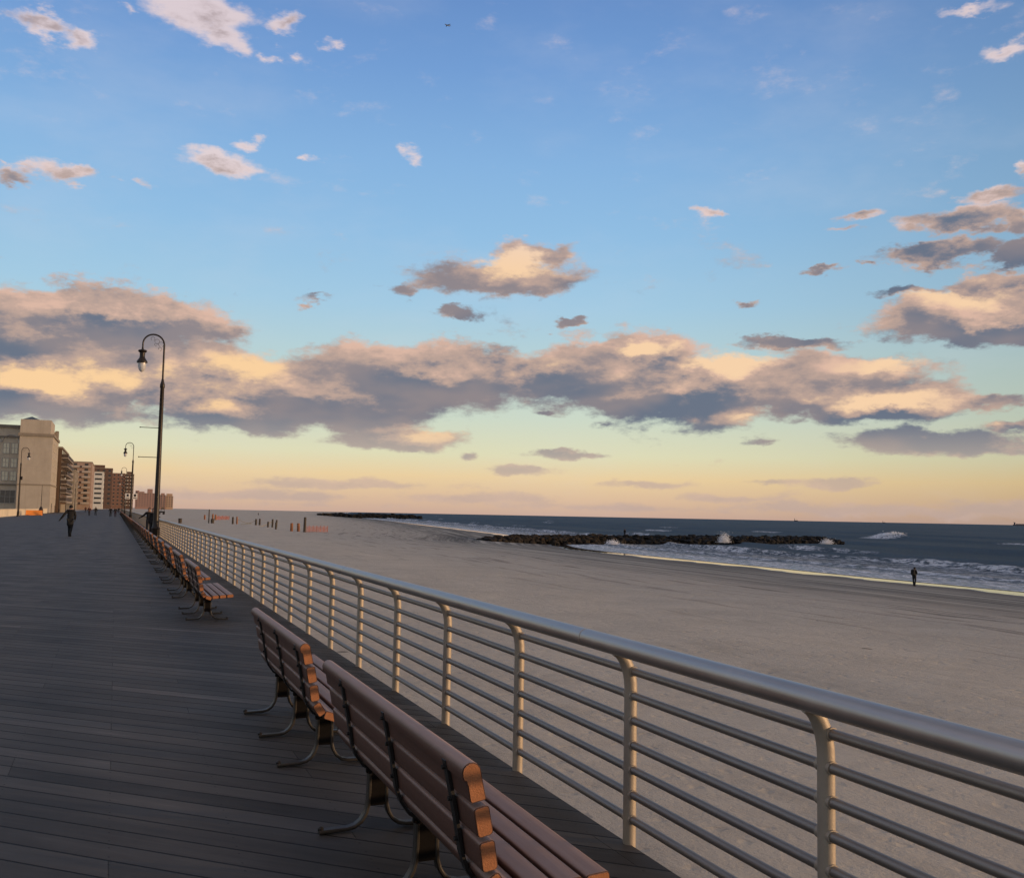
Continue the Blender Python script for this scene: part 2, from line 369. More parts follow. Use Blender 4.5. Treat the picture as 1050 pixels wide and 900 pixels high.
def sand_material():
    m, g, p = mat('beach_sand')
    pos = g.node('ShaderNodeNewGeometry').outputs['Position']
    at = g.node('ShaderNodeAttribute', attribute_name='inland').outputs['Fac']     # metres from the waterline, inland +
    x, y, z = g.sep(pos)[:3]
    n = g.noise(pos, .35, 6, .6); n2 = g.noise(pos, 2.2, 7, .68); n3 = g.noise(pos, 14, 5, .7)
    edgew = g.m('ADD', at, g.m('MULTIPLY_ADD', g.noise(g.comb(x, g.m('MULTIPLY', y, .5), 0), .12, 4, .5), 8, -4))
    # tide and vehicle streaks running along the shore
    strk = g.noise(g.comb(g.m('MULTIPLY', at, .42), g.m('MULTIPLY', y, .012), 0), 1.0, 7, .7)
    strk2 = g.noise(g.comb(g.m('MULTIPLY', at, 1.6), g.m('MULTIPLY', y, .03), 3.7), 1.0, 4, .6)
    dry = g.ramp(g.m('ADD', g.m('MULTIPLY', n, .55), g.m('MULTIPLY', n2, .45)), [(.28, (.36, .330, .285)), (.50, (.445, .412, .355)), (.72, (.52, .485, .42))])
    dry = g.mix(g.smooth(at, 40, 68), g.mix(1, dry, (.84, .86, .89, 1), 'MULTIPLY'), g.mix(1, dry, (1.10, 1.07, 1.02, 1), 'MULTIPLY'))
    damp = g.ramp(g.m('ADD', g.m('MULTIPLY', strk, .6), g.m('MULTIPLY', strk2, .4)), [(.42, (.075, .076, .074)), (.50, (.18, .18, .17)), (.56, (.32, .318, .29))])
    # dark dry weed wrack and wheel ruts, long streaks in the middle beach
    rut = g.noise(g.comb(g.m('MULTIPLY', at, .9), g.m('MULTIPLY', y, .07), 9.1), 1.0, 7, .68)
    rutm = g.m('MULTIPLY', g.smooth(rut, .55, .61), g.smooth(at, 62, 34, .12, 1))
    dry = g.mix(g.m('MULTIPLY', rutm, .75), dry, (.085, .078, .07, 1))
    col = g.mix(g.smooth(edgew, 46, 22), dry, damp)
    vs = g.node('ShaderNodeTexVoronoi'); g.put(vs.inputs['Vector'], pos); vs.inputs['Scale'].default_value = .33
    deb = g.m('MULTIPLY', g.smooth(vs.outputs['Distance'], .065, .04), g.m('GREATER_THAN', g.sep(vs.outputs['Color'])[0], .62))
    col = g.mix(g.m('MULTIPLY', deb, .7), col, (.06, .05, .04, 1))
    wet = g.smooth(g.m('ADD', at, g.m('MULTIPLY_ADD', g.noise(g.comb(0, y, 0), .09, 5, .6), 7, -3.5)), 5.3, 4.1)
    col = g.mix(g.smooth(at, 15, 5, 0, .55), col, (.075, .070, .066, 1))
    col = g.mix(wet, col, (.055, .052, .05, 1))
    g.put(p.inputs['Base Color'], col)
    g.put(p.inputs['Roughness'], g.m('MULTIPLY_ADD', wet, -.84, .88))
    g.put(p.inputs['Specular IOR Level'], g.m('MULTIPLY_ADD', wet, .35, .15))
    h = g.m('ADD', g.m('MULTIPLY', n2, .7), g.m('MULTIPLY', n3, .3))
    # footprints: little pits
    vo = g.node('ShaderNodeTexVoronoi'); g.put(vo.inputs['Vector'], g.v('ADD', pos, g.v('SCALE', g.noise(pos, 3, 2, .5, color=True), .3))); vo.inputs['Scale'].default_value = 2.3
    h = g.m('ADD', h, g.m('MULTIPLY', g.smooth(vo.outputs['Distance'], .05, .32), .35))
    bn = g.node('ShaderNodeBump'); bn.inputs['Distance'].default_value = .09
    g.put(bn.inputs['Strength'], g.m('MULTIPLY', g.m('SUBTRACT', 1, wet), g.smooth(edgew, 6, 34, .3, .85)))
    g.put(bn.inputs['Height'], h); g.l.new(bn.outputs[0], p.inputs['Normal'])
    return m

def sea_material():
    m, g, p = mat('sea_water')
    pos = g.node('ShaderNodeNewGeometry').outputs['Position']
    fo = g.node('ShaderNodeAttribute', attribute_name='foam').outputs['Fac']
    off = g.node('ShaderNodeAttribute', attribute_name='offshore').outputs['Fac']
    x, y, z = g.sep(pos)[:3]
    ft = g.comb(g.m('MULTIPLY', off, .75), g.m('MULTIPLY', y, .24), 0)
    a = g.noise(ft, 1.0, 8, .68, .6); b = g.noise(ft, 4.0, 6, .7)
    nn = g.smooth(g.m('MULTIPLY_ADD', a, .6, g.m('MULTIPLY', b, .4)), .38, .62)
    n5 = g.noise(g.comb(g.m('MULTIPLY', off, 1.9), g.m('MULTIPLY', y, .55), 8), 1.0, 7, .72); n5 = g.smooth(n5, .40, .60)
    f = g.smooth(g.m('MULTIPLY', fo, g.m('MULTIPLY_ADD', nn, 1.15, .25)), .28, .56)
    fw_ = g.smooth(g.m('MULTIPLY', fo, g.m('ADD', g.m('MULTIPLY', nn, .45), g.m('MULTIPLY_ADD', n5, .95, .05))), .46, .82)
    deep = g.ramp(g.noise(g.comb(g.m('MULTIPLY', off, .02), g.m('MULTIPLY', y, .006), 0), 1.0, 6, .6), [(.3, (.046, .078, .108)), (.7, (.082, .114, .142))])
    shal = g.mix(g.smooth(off, 70, 5), deep, (.12, .15, .17, 1))
    col = g.mix(f, shal, g.mix(fw_, g.mix(g.noise(ft, 2.5, 5, .6), (.19, .235, .29, 1), (.31, .36, .42, 1)), (.80, .84, .90, 1)))
    g.put(p.inputs['Base Color'], col)
    g.put(p.inputs['Roughness'], g.m('MULTIPLY_ADD', f, .45, .28))
    p.inputs['IOR'].default_value = 1.33; g.put(p.inputs['Specular IOR Level'], g.smooth(off, 4, 60, .45, .12))
    w1 = g.noise(g.comb(g.m('MULTIPLY', off, .28), g.m('MULTIPLY', y, .11), 0), 1.0, 7, .62)
    w2 = g.noise(g.comb(g.m('MULTIPLY', off, 1.6), g.m('MULTIPLY', y, .9), 5), 1.0, 6, .65)
    h = g.m('ADD', g.m('MULTIPLY', w1, 1.0), g.m('MULTIPLY', w2, .34))
    h = g.m('ADD', h, g.m('MULTIPLY', f, .10))
    bn = g.node('ShaderNodeBump'); bn.inputs['Distance'].default_value = 3.0
    g.put(bn.inputs['Strength'], g.smooth(off, 0, 14, .12, 1.0))
    g.put(bn.inputs['Height'], h); g.l.new(bn.outputs[0], p.inputs['Normal'])
    # offshore the facets that face the viewer dominate: mostly body colour with a limited rough reflection
    df = g.node('ShaderNodeBsdfDiffuse'); g.put(df.inputs['Color'], col); g.l.new(bn.outputs[0], df.inputs['Normal'])
    gl = g.node('ShaderNodeBsdfGlossy'); gl.inputs['Roughness'].default_value = .30; g.put(gl.inputs['Color'], (.75, .85, .95, 1)); g.l.new(bn.outputs[0], gl.inputs['Normal'])
    mx = g.node('ShaderNodeMixShader'); g.put(mx.inputs[0], g.m('MULTIPLY_ADD', f, -.05, .07)); g.l.new(df.outputs[0], mx.inputs[1]); g.l.new(gl.outputs[0], mx.inputs[2])
    m2 = g.node('ShaderNodeMixShader'); g.put(m2.inputs[0], g.smooth(off, 0, 26, 0, 1)); g.l.new(p.outputs[0], m2.inputs[1]); g.l.new(mx.outputs[0], m2.inputs[2])
    g.l.new(m2.outputs[0], [n for n in m.node_tree.nodes if n.type == 'OUTPUT_MATERIAL'][0].inputs[0])
    return m

M = {}
M['deck'] = deck_material(); M['sand'] = sand_material(); M['sea'] = sea_material()
def brushed(name, col, rough):
    m, g, p = mat(name)
    tc = g.node('ShaderNodeTexCoord').outputs['Object']
    n = g.noise(g.v('MULTIPLY', tc, (60, 1.2, 60)), 1, 5, .65); n2 = g.noise(tc, 3, 5, .65)
    g.put(p.inputs['Base Color'], g.ramp(g.m('ADD', g.m('MULTIPLY', n, .5), g.m('MULTIPLY', n2, .5)), [(.3, tuple(c*.82 for c in col)), (.7, tuple(c*1.1 for c in col))]))
    g.put(p.inputs['Roughness'], g.m('MULTIPLY_ADD', n2, .22, rough-.11)); p.inputs['Metallic'].default_value = .82
    bn = g.node('ShaderNodeBump'); bn.inputs['Strength'].default_value = .12; bn.inputs['Distance'].default_value = .002
    g.put(bn.inputs['Height'], n); g.l.new(bn.outputs[0], p.inputs['Normal'])
    return m
M['handrail'] = brushed('brushed_alloy', (.46, .43, .40), .42)
M['bar'] = brushed('dull_alloy_bar', (.30, .27, .24), .52)
M['post'] = simple('cream_painted_post', (.35, .295, .23), .55, .25, .10, 12, .15, 90)
M['slat'] = simple('brown_bench_slat', (.165, .080, .062), .48, 0, .14, 5, .5, 170, .4)
M['slat_end'] = simple('sawn_orange_slat_end', (.36, .150, .068), .8, 0, .16, 14, .5, 140, .2)
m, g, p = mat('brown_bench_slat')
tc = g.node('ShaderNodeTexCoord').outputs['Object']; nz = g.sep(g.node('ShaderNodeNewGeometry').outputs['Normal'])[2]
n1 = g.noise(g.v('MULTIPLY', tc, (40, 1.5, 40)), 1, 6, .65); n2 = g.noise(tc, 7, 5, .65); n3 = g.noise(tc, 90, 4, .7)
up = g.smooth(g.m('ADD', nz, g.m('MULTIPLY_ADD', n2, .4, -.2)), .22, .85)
side = g.mix(n1, (.075, .034, .023, 1), (.115, .056, .038, 1)); top_ = g.mix(n1, (.27, .160, .122, 1), (.40, .270, .210, 1))  # tops paler for bleaching and sheen; sides darkened in colour for shade
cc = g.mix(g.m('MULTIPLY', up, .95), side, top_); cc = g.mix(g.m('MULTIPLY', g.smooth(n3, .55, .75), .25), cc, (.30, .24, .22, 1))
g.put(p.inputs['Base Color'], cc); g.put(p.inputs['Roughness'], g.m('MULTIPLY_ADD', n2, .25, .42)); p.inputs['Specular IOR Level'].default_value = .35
bn = g.node('ShaderNodeBump'); bn.inputs['Strength'].default_value = .35; bn.inputs['Distance'].default_value = .003
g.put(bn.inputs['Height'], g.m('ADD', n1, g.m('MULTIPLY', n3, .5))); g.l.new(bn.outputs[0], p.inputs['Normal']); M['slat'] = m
M['iron'] = simple('black_bench_iron', (.018, .016, .015), .5, .3, .2, 10, .2, 90)
M['ped'] = simple('brown_bench_pedestal', (.005, .0035, .003), .8, 0, .2, 10, .2, 90, .15)
M['foot'] = simple('worn_steel_foot', (.050, .044, .038), .45, .6, .3, 9, .2, 80)
M['lamp_metal'] = simple('bronze_lamp_paint', (.022, .017, .014), .45, .4, .2, 3)
M['thin_metal'] = simple('brown_thin_metal', (.05, .036, .026), .5, .4, .2, 3)
m, g, p = mat('frosted_lamp_glass'); p.inputs['Base Color'].default_value = (.62, .62, .62, 1); p.inputs['Roughness'].default_value = .25
p.inputs['Transmission Weight'].default_value = .25; M['globe'] = m
M['white'] = simple('white_paint', (.62, .60, .57), .6, 0, .06, 2)
M['rock'] = simple('groin_rock', (.026, .021, .016), .9, 0, .6, .8, .8, 3, .15)
M['rock_wet'] = simple('wet_groin_rock', (.0045, .0045, .0045), .75, 0, .5, .8, .8, 3, .2)
M['orange'] = simple('orange_plastic', (.80, .26, .04), .5, 0, .1, 2)
M['net'] = simple('orange_safety_mesh', (.36, .10, .05), .8, 0, .25, 1)
M['timber'] = simple('driftwood_pile', (.25, .105, .045), .85, 0, .35, 3, .4, 20)
M['timber_dark'] = simple('dark_timber_pile', (.06, .045, .032), .85, 0, .3, 3, .4, 20)
M['black_cloth'] = simple('black_cloth', (.006, .006, .007), .9, 0, .3, 8)
M['dark_cloth'] = simple('charcoal_cloth', (.012, .012, .014), .9, 0, .3, 8)
M['blue_cloth'] = simple('navy_cloth', (.010, .012, .018), .9, 0, .3, 8)
M['red_cloth'] = simple('maroon_cloth', (.06, .015, .014), .9, 0, .3, 8)
M['olive_cloth'] = simple('olive_cloth', (.016, .014, .012), .9, 0, .3, 8)
M['skin'] = simple('skin', (.26, .15, .105), .55, 0, .08, 10)
M['hair'] = simple('dark_hair', (.02, .014, .01), .6, 0, .3, 30)
M['ship'] = simple('distant_ship_hull', (.10, .09, .11), .7, 0, .2, .02)
M['plane'] = simple('airliner_paint', (.10, .14, .20), .5, 0, .1, .2)
m, g, p = mat('window_glass'); p.inputs['Base Color'].default_value = (.03, .035, .04, 1); p.inputs['Roughness'].default_value = .08
g.put(p.inputs['Roughness'], g.m('MULTIPLY_ADD', g.noise(g.node('ShaderNodeTexCoord').outputs['Object'], .5, 3), .1, .05)); M['glass'] = m

# ------------------------------------------------------------ setting: shore line, beach, sea, deck
SH = [(-3000, 76), (-200, 76), (0, 76.4), (65, 77.0), (115, 79.0), (150, 80), (176, 84), (190, 90), (205, 96), (240, 103), (300, 117), (445, 143), (1050, 244), (2500, 520), (6000, 1300), (40000, 9000)]
def shore(y):
    for (a, xa), (b, xb) in zip(SH, SH[1:]):
        if y <= b:
            t = (y-a)/(b-a); return xa + (xb-xa)*t
    return SH[-1][1]
def shore_s(y, w=14):
    return sum(shore(y+k*w/2)*c for k, c in ((-2, .1), (-1, .2), (0, .4), (1, .2), (2, .1))) + .9*mnoise.noise(Vector((y*.03, 0, 1)))
SEA = -4.3
def sandz(t, x, y):
    """t metres inland of the waterline"""
    pr = [(-400, -14), (-60, -7), (0, SEA), (6, SEA+.015), (14, SEA+.40), (30, SEA+1.25), (46, SEA+2.1), (60, SEA+2.55), (400, SEA+2.7), (1e6, SEA+2.7)]
    z = pr[-1][1]
    for (a, za), (b, zb) in zip(pr, pr[1:]):
        if t <= b: z = za+(zb-za)*max(0, (t-a))/(b-a); break
    k = max(0, min(1, (t-10)/30))
    z += k*(.10*mnoise.noise(Vector((x*.09, y*.09, 0))) + .05*mnoise.noise(Vector((x*.4, y*.4, 5))) + .18*mnoise.noise(Vector((x*.02, y*.02, 2))))
    return z
def steps(a, segs):
    out = [a]
    for b, st in segs:
        while out[-1] + st < b: out.append(out[-1]+st)
        out.append(b)
    return out
def grid_mesh(name, ys, us, fx, fz, m, attr=None):
    """rows over y, columns over u; fx(u,y)->x, fz(u,x,y)->z"""
    verts = []; av = {k: [] for k in (attr or {})}
    for y in ys:
        for u in us:
            x = fx(u, y); z = fz(u, x, y)
            if isinstance(z, tuple): z, ex = z
            else: ex = {}
            verts.append((x, y, z))
            for k in av: av[k].append(ex[k])
    nu = len(us); faces = [(j*nu+i, j*nu+i+1, (j+1)*nu+i+1, (j+1)*nu+i) for j in range(len(ys)-1) for i in range(nu-1)]
    me = bpy.data.meshes.new(name); me.from_pydata(verts, [], faces)
    for k, vals in av.items():
        a = me.attributes.new(k, 'FLOAT', 'POINT'); a.data.foreach_set('value', vals)
    me.polygons.foreach_set('use_smooth', [True]*len(faces)); me.materials.append(m); me.update()
    o = bpy.data.objects.new(name, me); C.objects.link(o); return o

# beach + land: one sheet, columns follow the waterline on the sea side
ys = steps(-400, [(-20, 20), (60, .8), (200, 2), (600, 8), (2000, 60), (12000, 800), (40000, 8000)])
LAND = [-30000, -6000, -1500, -400, -150, -60, -30, -20, -15.0, -14.5]
def beach_cols():
    f = []
    n = 90
    for i in range(n+1): f.append(i/n)
    return f
cols = [('L', x) for x in LAND] + [('B', t) for t in beach_cols()] + [('S', t) for t in (4, 10, 30, 80, 200, 600)]
def bx(c, y):
    k, v = c
    if k == 'L': return v
    sx = shore_s(y)
    if k == 'B': return -14.45 + (sx+14.45)*v
    return sx + v
def bz(c, x, y):
    k, v = c
    if k == 'L': return -.12, {'inland': 400}
    t = shore_s(y)-x
    if k == 'B' and v == 0: return -.14, {'inland': 400}
    return sandz(t, x, y), {'inland': t}
beach = tag(grid_mesh('beach', ys, cols, bx, bz, M['sand'], {'inland': 1}), kind='structure')

# the sea
def crest(y, base, amp, sc, seed): return base + amp*mnoise.noise(Vector((y*sc, seed, 0))) + .9*mnoise.noise(Vector((y*.16, seed, 4))) + .5*mnoise.noise(Vector((y*.5, seed, 4)))
def seaz(u, x, y):
    k = min(1, max(0, u/90))
    swell = .16*k*math.sin(u/9.5 + 2.2*mnoise.noise(Vector((y*.012, u*.01, 0)))) + .10*k*math.sin(u/5.1 + y*.06)
    swell += .20*k*mnoise.noise(Vector((u*.06, y*.02, 3)))
    far = max(0, 1-u/2500); z = SEA + swell*far; foam = 0
    def ridge(c, h, wf, wb, fo, fw):
        nonlocal z, foam
        d_ = u-c
        s_ = math.exp(-(d_/(wb if d_ > 0 else wf))**2)
        z += h*s_
        # white water: on the crest and spilling shorewards
        if d_ < 1.2: foam = max(foam, fo*math.exp(-((d_+fw*.35)/fw)**2))
    br = lambda sc, seed, lo, hi: max(0, min(1, (mnoise.noise(Vector((y*sc, seed, 9)))-lo)/(hi-lo)))
    # inshore breaker (wandering), a second one behind it, outer swells
    a = br(.035, 1, -.35, .1) * (.62+.55*mnoise.noise(Vector((y*.17, 3, 2))))
    ridge(crest(y, 27, 8, .022, 1), .5+.55*a, 1.1, 2.6, .95*a+.35, 2.6)
    ridge(crest(y, 13, 5, .03, 2), .28, .9, 2.0, .95, 1.3)
    ridge(crest(y, 6, 4, .045, 12), .12, .6, 1.2, .85, .9)
    b = br(.022, 4, -.05, .3) * (.7+.6*mnoise.noise(Vector((y*.13, 6, 2))))
    ridge(crest(y, 50, 9, .014, 3), .6+.4*b, 1.6, 4, 1.1*b, 2.4)
    ridge(crest(y, 92, 14, .009, 5), .75, 2.4, 6, .9*br(.02, 7, .22, .45), 3.5)
    ridge(crest(y, 150, 18, .006, 6), .8, 3, 8, .9*br(.017, 8, .18, .4), 4)
    ridge(crest(y, 230, 24, .004, 6), .7, 4, 9, .8*br(.015, 11, .3, .5), 4)
    # the wave breaking beyond the end of the groin
    ex = math.exp(-((y-282)/10)**2)
    if u > 90 and ex > .02:
        c = 262-shore_s(y) + .10*(y-282)
        ridge(c, 1.7*ex, 3.0, 6, 1.5*ex, 7)
    base = .64*max(0, min(1, (46-u)/16))         # washed foam inshore
    foam = max(foam, base)
    if u < 1.5: foam = max(foam, .62)
    z = SEA + (z-SEA)*min(1, max(0, (u+3)/14)) + (.03 if u < 6 else 0)
    return z, {'foam': foam, 'offshore': u}
ys2 = steps(-300, [(0, 10), (40, 2), (230, .9), (460, 2.2), (1100, 10), (3000, 100), (12000, 900), (60000, 8000)])
us = steps(-1.2, [(60, .55), (130, 1.1), (300, 3), (700, 12), (2000, 90), (8000, 900), (60000, 6000)])
sea = tag(grid_mesh('sea', ys2, us, lambda u, y: shore_s(y)+u, seaz, M['sea'], {'foam': 1, 'offshore': 1}), kind='structure')

# boardwalk deck
bm = bmesh.new()
Y0, Y1 = -25, 900
box(bm, ((-14.4+2.575)/2, (Y0+Y1)/2, -.04), (16.975, Y1-Y0, .08))
deck = tag(mesh_obj('boardwalk_deck', bm, M['deck']), kind='structure')
bm = bmesh.new()
box(bm, (2.53, (Y0+Y1)/2, -.235), (.07, Y1-Y0, .30)); 
for yy in range(-22, 300, 6):
    box(bm, (2.2, yy, -1.2), (.35, .35, 2.2))
tag(mesh_obj('boardwalk_framing', bm, M['timber_dark']), kind='structure')

# ------------------------------------------------------------ railing
rail = empty('railing', (2.58, 0, 0)); tag(rail, 'long brushed metal railing with seven bars between the boardwalk and the beach', 'railing')
PX = 0.0                                    # posts stand on the rail's own line; handrail sits 0.09 m inboard
RY0, RY1 = -8, 640
bm = bmesh.new()
jy = [RY0, -1.1, 5.02] + [5.02+6.2*k for k in range(1, 103)]
for a, b in zip(jy, jy[1:]):
    a2, b2 = a+.004, b-.004
    tube(bm, [(-.085, a2, 1.022), (-.085, a2+.004, 1.022), (-.085, b2-.004, 1.022), (-.085, b2, 1.022)], [.044, .05, .05, .044], 24 if a < 60 else 10)
tube(bm, [(-.085, RY0, 1.022), (-.085, RY1, 1.022)], .036, 10)
o = mesh_obj('handrail', bm, M['handrail'], rail); smooth_angle(o, 50)
for k in range(7):
    bm = bmesh.new(); z = .128 + k*.127
    tube(bm, [(0, RY0, z), (0, 60, z)], .0215, 14); tube(bm, [(0, 60.0, z), (0, RY1, z)], .0215, 8)
    o = mesh_obj('bar', bm, M['bar'], rail); smooth_angle(o)
def post_bm(bm, y, seg):
    pts = [(0, y, -.12), (0, y, .80)]
    for i in range(1, 8):
        a = R(80*i/7); pts.append((-.115*(1-math.cos(a)), y, .795+.205*math.sin(a)))
    tube(bm, pts, [.034]*2+[.034, .034, .034, .033, .032, .030, .028], seg)
bm = bmesh.new(); post_bm(bm, 0, 18)
for z in [.128+k*.127 for k in range(7)]:      # weld collars
    tube(bm, [(0, -.041, z), (0, .041, z)], .0262, 14)
first = mesh_obj('post', bm, M['post'], rail); smooth_angle(first)
PS = 1.545; py0 = 4.66-3*PS; first.location = (0, py0, 0)
n = 1
while n < 100:
    c = first.copy(); C.objects.link(c); c.location = (0, py0+PS*n, 0); n += 1
bm = bmesh.new(); y = py0+PS*100
while y < RY1: post_bm(bm, y, 6); y += PS
o = mesh_obj('far_posts', bm, M['post'], rail); o['kind'] = 'stuff'; smooth_angle(o)

# ------------------------------------------------------------ benches
BL = 2.5
def rrect(cx, cz, w, h, ang, r=.014, n=3):
    pts = []
    for (sx, sz, a0) in ((1, -1, -90), (1, 1, 0), (-1, 1, 90), (-1, -1, 180)):
        for i in range(n+1):
            a = R(a0+90*i/n); pts.append((sx*(w/2-r)+r*math.cos(a), sz*(h/2-r)+r*math.sin(a)))
    c, s = math.cos(R(ang)), math.sin(R(ang))
    return [(cx+x*c-z*s, cz+x*s+z*c) for x, z in pts]
def slat_profiles():
    P = []
    # top slat with a bullnose that overhangs the back
    ca, sa = math.cos(R(12)), math.sin(R(12))
    raw = [(.030, -.066), (.030, .030)]
    for i in range(9):
        a = R(-8+ 196*i/8); raw.append((-.006+.036*math.cos(a), .036+.036*math.sin(a)))
    raw += [(-.040, .014), (-.032, .012), (-.029, -.010), (-.030, -.060), (-.024, -.068), (.024, -.070)]
    P.append([(-.172+x*ca-z*sa, .765+x*sa+z*ca) for x, z in raw])
    P.append(rrect(-.137, .628, .060, .105, 11)); P.append(rrect(-.115, .508, .060, .105, 9))
    P.append(rrect(-.078, .402, .056, .088, 34)); P.append(rrect(-.002, .352, .088, .054, -20))
    P.append(rrect(.100, .362, .096, .050, 4)); P.append(rrect(.208, .370, .096, .050, 4)); P.append(rrect(.316, .378, .096, .050, 4))
    return P
PEDY = (.2, 1.1, 2.0)
def ped_bm(y):
    bm = bmesh.new()
    box(bm, (0, y, .235), (.085, .046, .21), bev=.006)
    box(bm, (0, y, .325), (.13, .030, .05), bev=.006)
    return bm
def strap_bm(y):
    bm = bmesh.new()
    # behind the back slats, under the seat
    path = [(-.218, .80), (-.186, .66), (-.166, .56), (-.150, .47), (-.128, .405), (-.085, .345), (-.02, .308), (.08, .325), (.20, .335), (.35, .345)]
    pts = [(x, z) for x, z in path]
    a = [(x-.006, z-.004) for x, z in pts]; b = [(x+.006, z+.006) for x, z in reversed(pts)]
    for i in range(len(pts)-1):
        (x0, z0), (x1, z1) = pts[i], pts[i+1]
        L = math.hypot(x1-x0, z1-z0); ang = math.atan2(z1-z0, x1-x0)
        box(bm, ((x0+x1)/2, y, (z0+z1)/2), (L+.006, .042, .013), Matrix.Rotation(-ang, 4, 'Y'))
    for (x, z) in ((-.213, .775), (-.186, .66), (-.158, .515)):
        tube(bm, [(x-.018, y, z), (x, y, z)], .009, 8)
    return bm
def foot_bm(y, s):
    bm = bmesh.new()
    pts = [(s*.045, .30), (s*.046, .20), (s*.050, .135), (s*.062, .092), (s*.085, .055), (s*.118, .030), (s*.16, .020), (s*.25, .018), (s*.31, .016)]
    for i in range(len(pts)-1):
        pass
    # a flat bar swept along the curve
    rings = []
    for i, (x, z) in enumerate(pts):
        a = pts[max(0, i-1)]; b = pts[min(len(pts)-1, i+1)]; tx, tz = b[0]-a[0], b[1]-a[1]; L = math.hypot(tx, tz); nx, nz = -tz/L, tx/L
        w = .026; h = .010
        rings.append([bm.verts.new((x+nx*h*q, y+w*e_, z+nz*h*q)) for q, e_ in ((1, -.8), (1, .8), (.4, 1), (-.4, 1), (-1, .8), (-1, -.8), (-.4, -1), (.4, -1))])
    for a, b in zip(rings, rings[1:]):
        for k in range(8): bm.faces.new((a[k], a[(k+1) % 8], b[(k+1) % 8], b[k]))
    bm.faces.new(rings[0]); bm.faces.new(rings[-1])
    bmesh.ops.recalc_face_normals(bm, faces=bm.faces)
    return bm
BX = 1.385
benches = []
def bench(loc):
    t = empty('bench', loc)
    for i, pr in enumerate(slat_profiles()):
        bm = bmesh.new(); extrude_y(bm, list(reversed(pr)), 0, BL, 0, 1)
        bmesh.ops.recalc_face_normals(bm, faces=bm.faces)
        endf = [f for f in bm.faces if len(f.verts) > 4]
        ee = [ed for f in endf for ed in f.edges]
        rb = bmesh.ops.bevel(bm, geom=ee, offset=.004, segments=2, affect='EDGES')
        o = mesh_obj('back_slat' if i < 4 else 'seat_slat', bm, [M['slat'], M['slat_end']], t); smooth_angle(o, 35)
    for y in PEDY:
        o = mesh_obj('pedestal', ped_bm(y), M['ped'], t)
        for s in (-1, 1):
            f = mesh_obj('foot_strap', foot_bm(y, s), M['foot'], o); smooth_angle(f, 35)
            bm = bmesh.new(); lathe(bm, [(.016, 0), (.017, .012), (.010, .020), (.003, .022)], (s*.300, y, .022), 10)
            f = mesh_obj('bolt', bm, M['iron'], o); smooth_angle(f)
        o = mesh_obj('back_strap', strap_bm(y), M['iron'], t)
    return t
# one bench of each level of detail, then copies
B0 = bench((BX, 3.3, 0)); index_kids()
near_y = [6.55] + [15.7+3.95*k for k in range(16)]
ord_ = ['second', 'third', 'fourth', 'fifth', 'sixth', 'seventh', 'eighth', 'ninth', 'tenth', 'eleventh', 'twelfth']
tag(B0, 'brown slatted bench nearest the camera, its orange cut end at the bottom edge', 'bench', 'benches along the railing')
for i, y in enumerate(near_y):
    c = copy_tree(B0); c.location = (BX, y, 0)
    if i == 0: lb = 'brown slatted bench just behind the nearest one, all its orange slat ends showing'
    elif i == 1: lb = 'first bench past the open gap in the row, pale seat slats seen from the side'
    elif i < 8: lb = '%s bench past the gap in the bench row, beside the railing' % ord_[i-2]
    else: lb = 'distant brown bench in the unbroken row nearing the first lamp post' if y < 55 else 'distant brown bench in the row just past the first lamp post'
    c['label'] = lb
# simple far bench
bm = bmesh.new()
for pr in slat_profiles():
    extrude_y(bm, list(reversed(pr)), 0, BL, 0, 1)
bmesh.ops.recalc_face_normals(bm, faces=bm.faces)
for y in PEDY:
    box(bm, (0, y, .19), (.09, .05, .36), mi=2); box(bm, (-.03, y, .02), (.58, .04, .02), mi=2)
    tube(bm, [(-.19, y, .80), (-.14, y, .46), (-.06, y, .33), (.35, y, .34)], .015, 5, mi=2)
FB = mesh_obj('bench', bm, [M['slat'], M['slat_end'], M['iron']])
y = near_y[-1]+3.95; k = 0
while y < 300:
    if k == 0: c = FB
    else: c = FB.copy(); C.objects.link(c)
    c.location = (BX, y, 0)
    tag(c, 'tiny far bench in the row between the first and second lamp posts' if y < 150 else 'tiny far bench in the row beyond the second lamp post', 'bench', 'benches along the railing')
    y += 3.95; k += 1

